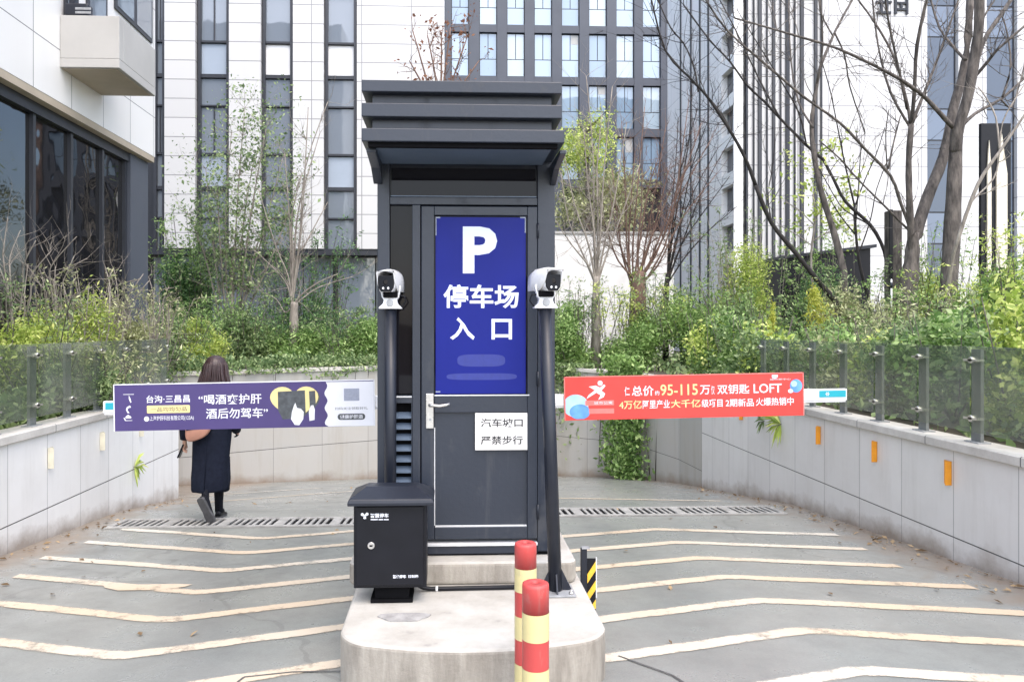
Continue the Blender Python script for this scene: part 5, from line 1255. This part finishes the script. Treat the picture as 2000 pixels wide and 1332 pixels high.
tree('sapling', 'leafy green sapling in front of the fins above the kiosk', [([(1588, 570), (1584, 500), (1592, 430), (1588, 380)], 7, 4, 0)],
     [([(1590, 440), (1560, 410), (1535, 395)], 3, 1.5, .2), ([(1590, 430), (1620, 390), (1650, 380)], 3, 1.5, -.2), ([(1586, 480), (1550, 455), (1520, 440)], 3, 1.5, .3), ([(1588, 390), (1598, 340), (1612, 310)], 3, 1.5, .2), ([(1588, 470), (1625, 450), (1660, 440)], 3, 1.5, .4)], 14.6, M['bark_pale'], twig=(16, .5), foliage=('leaf_lime', 700, .045, .10))
# ---- bare shrubs between the booth and the white flank
tree('bare_shrub', 'multi stemmed bare shrub with reddish bark in front of the low white wall', [([(1246, 590), (1247, 560), (1249, 530)], 40, 26, 0)],
     [([(1240+random.randint(-14, 14), 560), (x1, y1), (x2, y2), (x3, y3)], 6, 2, dy) for x1, y1, x2, y2, x3, y3, dy in ((1216, 500, 1205, 420, 1196, 330, .4), (1224, 480, 1222, 380, 1214, 240, -.3), (1236, 480, 1246, 360, 1259, 210, .2), (1250, 470, 1266, 370, 1286, 310, -.5),
      (1262, 500, 1284, 420, 1307, 330, .3), (1270, 510, 1301, 430, 1338, 330, -.4), (1280, 500, 1320, 390, 1370, 240, .3), (1288, 480, 1330, 380, 1390, 270, .6), (1208, 510, 1186, 450, 1170, 400, -.4), (1258, 490, 1275, 400, 1300, 250, .6), (1228, 480, 1232, 400, 1240, 300, -.2), (1278, 520, 1310, 440, 1345, 200, -.5), (1245, 480, 1252, 420, 1254, 330, .4), (1222, 510, 1206, 460, 1188, 350, .1), (1266, 480, 1290, 420, 1318, 350, .2), (1284, 520, 1330, 430, 1400, 340, -.2))], 16.5, M['bark_red'], cat='shrub', twig=(12, .7), r_tw=.008)
tree('bare_shrub', 'pale stemmed bare shrub close to the booth canopy', [([(1164, 600), (1164, 570), (1165, 540)], 22, 16, 0)],
     [([(1165, 560), (x1, y1), (x2, y2), (x3, y3)], 6, 2.2, dy) for x1, y1, x2, y2, x3, y3, dy in ((1160, 470, 1158, 300, 1145, 150, .2), (1150, 480, 1122, 400, 1102, 300, -.3), (1140, 500, 1110, 430, 1096, 340, .3), (1172, 470, 1180, 330, 1196, 170, -.3), (1180, 480, 1202, 380, 1224, 240, .4), (1160, 450, 1148, 360, 1140, 250, -.2), (1184, 500, 1214, 420, 1250, 320, .3), (1150, 520, 1118, 480, 1084, 430, -.2), (1168, 440, 1166, 330, 1176, 220, .5))], 15.8, M['bark_pale'], cat='shrub', twig=(12, .65), r_tw=.008)
tree('bare_shrub', 'dark arching bare shrub crossing the white flank with its black fins', [([(1300, 590), (1302, 560), (1304, 535)], 16, 11, 0)],
     [([(1303, 555), (x1, y1), (x2, y2), (x3, y3)], 4.5, 1.8, dy) for x1, y1, x2, y2, x3, y3, dy in ((1320, 470, 1352, 380, 1402, 290, .3), (1330, 480, 1370, 420, 1425, 345, -.3), (1312, 450, 1330, 330, 1362, 215, .2), (1326, 450, 1350, 330, 1385, 230, -.4), (1308, 440, 1318, 340, 1325, 230, .4), (1340, 500, 1385, 450, 1432, 410, .2), (1318, 430, 1345, 280, 1352, 160, -.2), (1334, 470, 1378, 360, 1440, 250, .5))], 17.0, M['bark_dark'], cat='shrub', twig=(11, .7), r_tw=.007)
def crown_tree(name, label, x0, x1, ytop, ybot, Y, m, n, size, trunkm='bark', depth=1.4, lobes=16):
    a, c = at(x0, ybot, Y), at(x1, ytop, Y); t = thing(name, label, 'tree', ((a.x+c.x)/2, Y, G)); cx = (a.x+c.x)/2; cz_ = (a.z+c.z)/2
    pts = blob((cx, Y, cz_), ((c.x-a.x)/2*1.15, depth, (c.z-a.z)/2*1.15), n, lobes, .3, .75); leaves('crown', pts[pts[:, 2] > G+.1], size, M[m], t, aspect=2.6)
    b = MB(); b.tube([(cx, Y, G-.05), (cx+.06, Y, a.z), (cx-.03, Y, cz_), (cx+.02, Y, c.z-.3)], [.11, .09, .06, .02], 9)
    for k in range(10):
        z = random.uniform(max(G+.4, a.z-.2), c.z-.5); a_ = random.uniform(0, 6.28); L = (c.x-a.x)*.42
        b.tube([(cx, Y, z), (cx+L*.5*math.cos(a_), Y+.5*math.sin(a_), z+.3), (cx+L*math.cos(a_), Y+depth*.8*math.sin(a_), z+.55)], [.04, .025, .008], 5)
    b.build('trunk', M[trunkm], t); return t
crown_tree('broadleaf_tree', 'yellow green tree seen behind the canopy and the pale bare shrub', 1085, 1205, 215, 350, 22.5, 'leaf_lime', 4200, .05)
crown_tree('broadleaf_tree', 'dull olive tree behind the reddish bare shrub and above the white wall', 1070, 1300, 330, 470, 22.9, 'leaf_olive', 6500, .07)
tree('russet_shrub', 'bare shrub with russet leaves showing above the booth roof', [([(860, 420), (858, 330), (862, 240)], 22, 14, 0)],
     [([(860, 250), (x1, y1), (x2, y2)], 7, 3, dy) for x1, y1, x2, y2, dy in ((840, 180, 806, 60, .2), (852, 160, 835, 70, -.2), (868, 150, 880, 55, .3), (880, 170, 910, 80, -.3), (862, 140, 862, 75, .1), (888, 190, 935, 120, .3), (838, 190, 800, 120, -.3))], 19.0, M['bark_red'], cat='shrub', twig=(11, .5), foliage=('leaf_red', 420, .05, .10), r_tw=.012)
# ---- left side: bamboo like tree, pale multi stem shrub, dark conifer
tree('bamboo_clump', 'light green feathery bamboo clump rising before the white office piers', [([(455, 640), (452, 560), (458, 480)], 12, 8, 0)],
     [([(455+dx, 620), (x1, y1), (x2, y2)], 5, 2, dy) for dx, x1, y1, x2, y2, dy in ((-20, 415, 470, 402, 330, .3), (-10, 440, 430, 452, 260, -.2), (0, 462, 420, 478, 212, .2), (10, 490, 420, 520, 250, -.3), (16, 515, 450, 555, 300, .3), (22, 540, 480, 585, 350, -.2), (-26, 400, 500, 368, 420, .2), (5, 475, 440, 498, 300, .5), (12, 505, 470, 560, 400, .2), (-14, 430, 480, 425, 380, -.4))], 17.2, M['bark_pale'], cat='bamboo', twig=(20, .6), foliage=('leaf_mid', 6500, .038, .15), r_tw=.006)
tree('bare_shrub', 'pale multi stemmed bare shrub beside the bamboo clump', [([(574, 632), (574, 612), (575, 590)], 24, 18, 0)],
     [([(570, 600), (x1, y1), (x2, y2), (x3, y3)], w_, 2.2, dy) for x1, y1, x2, y2, x3, y3, w_, dy in ((568, 500, 566, 440, 556, 300, 7, .2), (580, 510, 590, 430, 602, 210, 7, -.2), (576, 480, 585, 400, 625, 260, 6, .3), (563, 540, 538, 480, 505, 370, 5, -.3), (566, 560, 532, 520, 500, 545, 4, .2), (590, 575, 622, 552, 660, 535, 6, -.3), (592, 582, 625, 560, 690, 540, 4, .4), (586, 500, 600, 470, 640, 395, 5, .3), (562, 560, 540, 530, 498, 490, 4, -.2), (585, 470, 596, 330, 640, 200, 4, .2), (572, 490, 570, 420, 590, 340, 5, -.4), (556, 610, 540, 585, 510, 570, 4, .1))], 15.9, M['bark_pale'], cat='shrub', twig=(9, .5), r_tw=.007)
shrub('dark_shrub', 'dark green layered shrub at the corner of the white office', 318, 425, 478, 18.6, M['leaf_dark'], 9000, .042, depth=.9, m2=M['leaf_green'], wisp=1.6)
shrub('dark_shrub', 'dark green shrub behind the pale multi stemmed bare shrub', 540, 665, 500, 19.5, M['leaf_dark'], 6000, .042, depth=.9, m2=M['leaf_dark'], wisp=1.4)
# ---- hedges and shrubs behind the curved end wall
shrub('hedge_shrub', 'tall clipped green hedge shrub beside the booth on the cabinet side', 655, 775, 612, 16.2, M['leaf_green'], 10500, .034, m2=M['leaf_mid'])
shrub('hedge_shrub', 'green hedge shrub under the pale bare multi stem', 530, 672, 622, 16.3, M['leaf_green'], 12000, .034, m2=M['leaf_dark'])
shrub('hedge_shrub', 'green hedge shrub at the foot of the bamboo clump', 415, 548, 600, 16.1, M['leaf_mid'], 11250, .034, m2=M['leaf_green'])
shrub('rounded_shrub', 'yellow green shrub above the head of the walking woman', 335, 438, 622, 14.8, M['leaf_lime'], 8250, .030, depth=.7, m2=M['leaf_green'], zbase=.72)
shrub('rounded_shrub', 'domed dark green shrub behind the yellow green one', 288, 410, 612, 16.9, M['leaf_dark'], 8250, .034, m2=M['leaf_green'])
shrub('hedge_shrub', 'dense green shrub touching the booth on the red banner side', 1060, 1180, 585, 15.9, M['leaf_green'], 11250, .034, m2=M['leaf_mid'])
shrub('hedge_shrub', 'dense green shrub under the reddish bare shrub', 1165, 1300, 582, 15.9, M['leaf_green'], 12750, .034, m2=M['leaf_lime'])
shrub('hedge_shrub', 'dense green shrub at the corner of the white flank', 1285, 1420, 565, 15.6, M['leaf_green'], 12750, .034, m2=M['leaf_mid'])
shrub('feathery_shrub', 'feathery yellow green shrub standing up before the white fins', 1385, 1500, 478, 15.9, M['leaf_lime'], 9750, .034, m2=M['leaf_mid'], twigs=14, stem='bark_pale')
shrub('hedge_shrub', 'green shrub in front of the black kiosk', 1395, 1535, 590, 14.4, M['leaf_mid'], 12000, .032, m2=M['leaf_green'])
shrub('dark_shrub', 'dark green shrub growing against the black kiosk', 1550, 1645, 500, 16.6, M['leaf_dark'], 6750, .038, m2=M['leaf_green'])
shrub('needled_shrub', 'olive needled shrub around the base of the leaning trees', 1590, 1720, 570, 13.2, M['leaf_olive'], 11250, .030, m2=M['leaf_mid'], depth=.9, twigs=12)
shrub('needled_shrub', 'olive green shrub at the foot of the forked tree', 1690, 1800, 585, 11.8, M['leaf_olive'], 9750, .030, m2=M['leaf_green'], depth=.8)
shrub('bright_shrub', 'bright green shrub between the two thick trunks', 1770, 1875, 500, 13.3, M['leaf_lime'], 8250, .034, m2=M['leaf_green'], depth=.8)
shrub('bright_shrub', 'bright green shrub at the foot of the pylon', 1840, 1960, 570, 11.4, M['leaf_green'], 12750, .032, m2=M['leaf_lime'], depth=.8)
shrub('bright_shrub', 'bright green shrub cut by the photo edge beyond the pylon', 1935, 2075, 500, 10.9, M['leaf_green'], 14250, .032, m2=M['leaf_lime'], depth=.8)
shrub('low_shrub', 'mid green low shrub behind the first glass panes', 1830, 2060, 640, 8.6, M['leaf_green'], 12000, .027, depth=.6, m2=M['leaf_mid'])
shrub('low_shrub', 'greyish green low shrub behind the glass posts', 1690, 1850, 610, 9.8, M['leaf_mid'], 11250, .027, depth=.7, m2=M['leaf_olive'])
shrub('low_shrub', 'green low shrub behind the far glass panes', 1560, 1710, 640, 11.4, M['leaf_mid'], 9750, .029, depth=.7, m2=M['leaf_green'])
for lab, Yc, hh, mm, m2 in (('low clipped shrub behind the nearest visible glass pane', 5.0, 1.72, 'leaf_mid', 'leaf_green'), ('low shrub with yellow green tips behind the second and third glass panes', 5.9, 1.85, 'leaf_lime', 'leaf_mid'),
                        ('low leafy shrub behind the pane above the largest orange reflectors', 6.8, 1.75, 'leaf_green', 'leaf_mid'), ('low pale green shrub behind the glass over the barrier arm tip', 7.8, 1.65, 'leaf_mid', 'leaf_lime'), ('low olive shrub behind the last glass panes', 8.9, 1.6, 'leaf_olive', 'leaf_green'),
                        ('leafy shrub spilling over the wall just past the end of the glass railing', 9.9, 1.75, 'leaf_mid', 'leaf_lime'), ('leafy shrub spilling over the wall close to the hanging ivy', 10.9, 1.8, 'leaf_green', 'leaf_mid'), ('leafy shrub overhanging the bend of the wall above the ivy', 12.0, 1.85, 'leaf_green', 'leaf_lime')):
    xc = 4.75 if Yc < 9.5 else 4.28
    t = thing('low_shrub', lab, 'shrub', (xc, Yc, G)); pts = blob((xc, Yc, G+(hh-G)*.45), (.55, .66, (hh-G)*.62), 3600 if Yc < 9.5 else 5200, 9); leaves('foliage', pts[pts[:, 2] > G+.01], .03, M[mm], t)
    q = blob((xc-.05, Yc, G+(hh-G)*.5), (.5, .6, (hh-G)*.6), 900, 9); leaves('leaves', q[q[:, 2] > G+.1], .03, M[m2], t)
    b = MB()
    for k in range(6): a_ = k*1.05; b.tube([(xc, Yc, G), (xc+.2*math.cos(a_), Yc+.25*math.sin(a_), G+.3), (xc+.4*math.cos(a_), Yc+.45*math.sin(a_), hh)], [.012, .008, .003], 5)
    b.build('stems', M['bark'], t)
def drooping(label, pts, n, Y, m):
    P = [at(x, y, Y) for x, y, w_ in pts]; t = thing('drooping_creeper', label, 'creeper', (P[-1].x, Y, P[-1].z)); out = []
    for _ in range(n):
        i = random.randrange(len(P)-1); s = random.random(); c = P[i].lerp(P[i+1], s); w_ = (pts[i][2]*(1-s)+pts[i+1][2]*s)*Y/F_PX/2
        out.append((c.x+random.gauss(0, .5)*w_, c.y+random.gauss(0, .3)*w_-.1, c.z+random.gauss(0, .09)))
    leaves('foliage', out, .034, m, t, aspect=4, up=0)
    b = MB()
    for k in range(9):
        b.tube([(p.x+random.gauss(0, .25)*q[2]*Y/F_PX, Y-.05, p.z) for p, q in zip(P, pts)], .006, 5)
    b.build('stems', M['leaf_yellow'], t)
drooping('yellow trailing creeper hanging just above the red banner', [(1506, 608, 8), (1497, 650, 20), (1485, 690, 34), (1470, 740, 44)], 1000, 12.0, M['leaf_yellow'])
drooping('lime yellow trailing plant draped in front of the kiosk', [(1584, 570, 14), (1588, 600, 40), (1604, 640, 70), (1608, 690, 70)], 1300, 12.4, M['leaf_yellow'])
# ---- planting behind the white wall, below the lobby windows
shrub('yellow_shrub', 'bushy yellow green shrub at the photo edge under the lobby glass', -60, 118, 592, 8.3, M['leaf_lime'], 13500, .023, depth=.55, m2=M['leaf_mid'])
shrub('yellow_shrub', 'loose yellow green shrub under the lobby glass, next to the bare stems', 95, 232, 565, 9.4, M['leaf_lime'], 7800, .023, depth=.5, m2=M['leaf_olive'], twigs=14, stem='bark_pale')
shrub('olive_shrub', 'sparse olive shrub near the corner column of the lobby', 205, 325, 600, 10.6, M['leaf_olive'], 5400, .023, depth=.5, twigs=18, stem='bark_pale')
shrub('olive_shrub', 'low olive shrub behind the far end of the glass railing', 255, 350, 650, 12.2, M['leaf_mid'], 5700, .024, depth=.5)
shrub('low_shrub', 'low green ground shrub behind the glass above the white wall', 60, 260, 690, 7.9, M['leaf_mid'], 9000, .021, depth=.4, m2=M['leaf_olive'])
for lab, x, Y, arr in (('bare pale shrub in front of the first lobby panes', 30, 8.6, ((8, 480, 15, 425), (45, 520, 70, 470), (12, 560, -10, 500), (60, 540, 100, 490), (48, 570, 55, 515), (20, 500, 40, 450))),
                       ('bare arching shrub with tan stems before the middle lobby panes', 112, 9.2, ((108, 540, 170, 505), (100, 520, 150, 462), (90, 570, 60, 540), (128, 590, 180, 560), (105, 600, 108, 520), (80, 560, 50, 515), (120, 560, 145, 500), (140, 610, 178, 590))),
                       ('twiggy bare shrub before the corner column', 235, 10.4, ((215, 560, 205, 520), (228, 560, 275, 545), (245, 590, 280, 535), (215, 600, 185, 555), (250, 600, 292, 548), (230, 570, 222, 525), (240, 600, 262, 560), (222, 610, 190, 580))),
                       ('bare pale stems leaning out at the corner column', 300, 11.6, ((312, 570, 340, 562), (318, 590, 330, 560), (300, 580, 290, 540), (325, 600, 352, 580)))):
    tree('bare_shrub', lab, [([(x, 720), (x+2, 690), (x+3, 668)], 12, 9, 0)], [([(x+random.randint(-8, 8), 690), (a1, b1+40), (a1, b1), (a2, b2)], 4.5, 2, random.uniform(-.4, .4)) for a1, b1, a2, b2 in arr], Y, M['bark_pale'], cat='shrub', twig=(9, .35), r_tw=.005)
# ---- ivy on the curved wall and weeds growing out of the cladding
t = thing('ivy', 'thick green ivy hanging down the stained wall to the ramp', 'ivy', (2.9, 14.1, .8)); pts = []
pw = [(2.95, 14.1), (3.22, 13.65), (3.5, 13.2), (3.62, 12.75)]
for _ in range(5200):
    s = min(.999, max(0, random.gauss(.45, .17))); f = s*3; i = int(f); f -= i; x = pw[i][0]*(1-f)+pw[i+1][0]*f; y = pw[i][1]*(1-f)+pw[i+1][1]*f
    z = random.uniform(-1.13, .95) if random.random() < .75 else random.uniform(.2, 1.1); k = 1-.25*(z < -.3)
    pts.append((x-.09-abs(random.gauss(0, .07)), y-.09-abs(random.gauss(0, .07)), z))
leaves('foliage', pts, .042, M['leaf_green'], t, up=.2)
b = MB()
for k in range(7):
    f = k/6*2.9; i = int(f); f -= i; x = pw[i][0]*(1-f)+pw[i+1][0]*f; y = pw[i][1]*(1-f)+pw[i+1][1]*f
    b.tube([(x-.03, y-.03, .95), (x-.06+random.uniform(-.08, .08), y-.06, 0), (x-.05+random.uniform(-.08, .08), y-.05, -1.05)], .008, 5)
b.build('stems', M['bark'], t)
t = thing('creeper', 'leafy creeper lying along the top of the end wall behind the walking woman', 'creeper', (-2.2, 13.9, .85)); pts = []
cw = [(-7.2, 11.42), (-4.4, 12.5), (-2.8, 13.5), (-1.2, 14.35), (0, 14.75), (.9, 14.93)]
for _ in range(9000):
    f = random.random()*4.999; i = int(f); f -= i; x = cw[i][0]*(1-f)+cw[i+1][0]*f; y = cw[i][1]*(1-f)+cw[i+1][1]*f
    o_ = random.gauss(.10, .13); hang = .10+.14*max(0, math.sin(x*2.3)+math.sin(x*5.1+1)*.6)
    z = .90+abs(random.gauss(0, .10)) if o_ > -.02 else .90-random.random()*hang
    pts.append((x-.3*o_, y+o_, z))
leaves('foliage', pts, .036, M['leaf_mid'], t, aspect=2.4, up=.3)
b = MB()
for k in range(14):
    f = random.random()*4.8; i = int(f); f -= i; x = cw[i][0]*(1-f)+cw[i+1][0]*f; y = cw[i][1]*(1-f)+cw[i+1][1]*f
    b.tube([(x, y+.15, .9), (x+.05, y-.02, .95), (x+.08, y-.06, .86), (x+.06, y-.05, .9-random.uniform(.1, .3))], .005, 5)
b.build('stems', M['bark'], t)
t = thing('creeper', 'thin creeper straggling over the top of the stained wall near the booth', 'creeper', (1.5, 14.7, .8)); pts = []
for _ in range(2600):
    s = random.random(); x = .9+s*1.9; y = 14.93-.25*max(0, x-1)**1.2; z = .9-abs(random.gauss(0, .30))*(1 if random.random() < .6 else 2.2)
    pts.append((x, y-.08-abs(random.gauss(0, .05)), z))
leaves('foliage', pts, .04, M['leaf_mid'], t, up=.2)
b = MB()
for k in range(8): x = 1.0+k*.24; b.tube([(x, 14.78-.2*max(0, x-1), .9), (x+.05, 14.74-.2*max(0, x-1), .3), (x-.03, 14.74-.2*max(0, x-1), -.2)], .006, 5)
b.build('stems', M['bark'], t)
def weed(label, P, s, m, n=16, ln=.16):
    t = thing('wall_weed', label, 'weed', P); b = MB(); o = Vector(P)
    for k in range(n):
        a = random.uniform(-2.4, .6) if k % 3 else random.uniform(0, 1.2); L = ln*random.uniform(.5, 1.2); d = Vector((-s*random.uniform(.2, .6), math.cos(a)*.7, math.sin(a))).normalized(); w_ = Vector((0, 1, .3)).cross(d).normalized()*.014
        q = o+d*L*.55+Vector((0, 0, .02)); e = o+d*L+Vector((0, 0, -.05*random.random())); b.add([o, q+w_, e, q-w_], [(0, 1, 2, 3)])
    b.build('foliage', m, t, fix=False); c = MB(); c.tube([o+Vector((s*.005, 0, 0)), o+Vector((-s*.03, 0, -.02)), o+Vector((-s*.06, .02, -.08))], [.006, .004, .002], 5); c.build('stem', M['bark'], t)
p = at_x(1525, 828, 3.79); weed('leafy weed growing out of the grey wall under the end of the red banner', tuple(p), 1, M['leaf_lime'], 30, .26)
p = at_x(1492, 822, 3.79); weed('small weed tuft under the lower edge of the red banner', tuple(p), 1, M['leaf_mid'], 14, .16)
p = at_x(262, 912, -3.49); weed('pale weed sprouting from the joint of the white wall', tuple(p), -1, M['leaf_lime'], 18, .19)
# ---- boulder, ground cover and litter
p = at(1592, 655, 10.6); t = thing('boulder', 'pale grey rounded boulder among shrubs behind the far glass panes', 'boulder', (p.x, 10.6, G))
bm = bmesh.new(); bmesh.ops.create_icosphere(bm, subdivisions=4, radius=1)
from mathutils import noise as mn
for v in bm.verts:
    v.co *= 1+.10*mn.noise(v.co*1.7)+.04*mn.noise(v.co*4); v.co = Vector((v.co.x*.40, v.co.y*.34, (v.co.z*.30)+.28))
me = bpy.data.meshes.new('stone'); bm.to_mesh(me); bm.free(); me.polygons.foreach_set('use_smooth', [True]*len(me.polygons)); me.materials.append(M['boulder'])
o = bpy.data.objects.new('stone', me); C.objects.link(o); o.parent = t
gc = []
for _ in range(26000):
    k = random.random()
    if k < .25: q = (random.uniform(-5.0, -3.8), random.uniform(4.5, 9.4))
    elif k < .55: q = (random.uniform(4.1, 10), random.uniform(4.5, 16))
    else: q = (random.uniform(-9, 12), random.uniform(15.3, 21))
    gc.append((q[0], q[1], G+abs(random.gauss(0, .12))+.02))
tag(leaves('ground_cover', gc, .05, M['leaf_mid'], None, up=.8), kind='stuff')
lt = []
for _ in range(420):
    s = random.random()
    if s < .5: y = random.uniform(3.5, 11); x = 3.76-abs(random.gauss(0, .16))
    elif s < .8: y = random.uniform(4, 9.7); x = -3.46+abs(random.gauss(0, .18))
    else: y = random.uniform(3.4, 12); x = random.uniform(-3.2, 3.5)
    lt.append((x, y, gz(y)+.012))
tag(leaves('leaf_litter', lt, .022, M['litter'], None, up=4), kind='stuff')
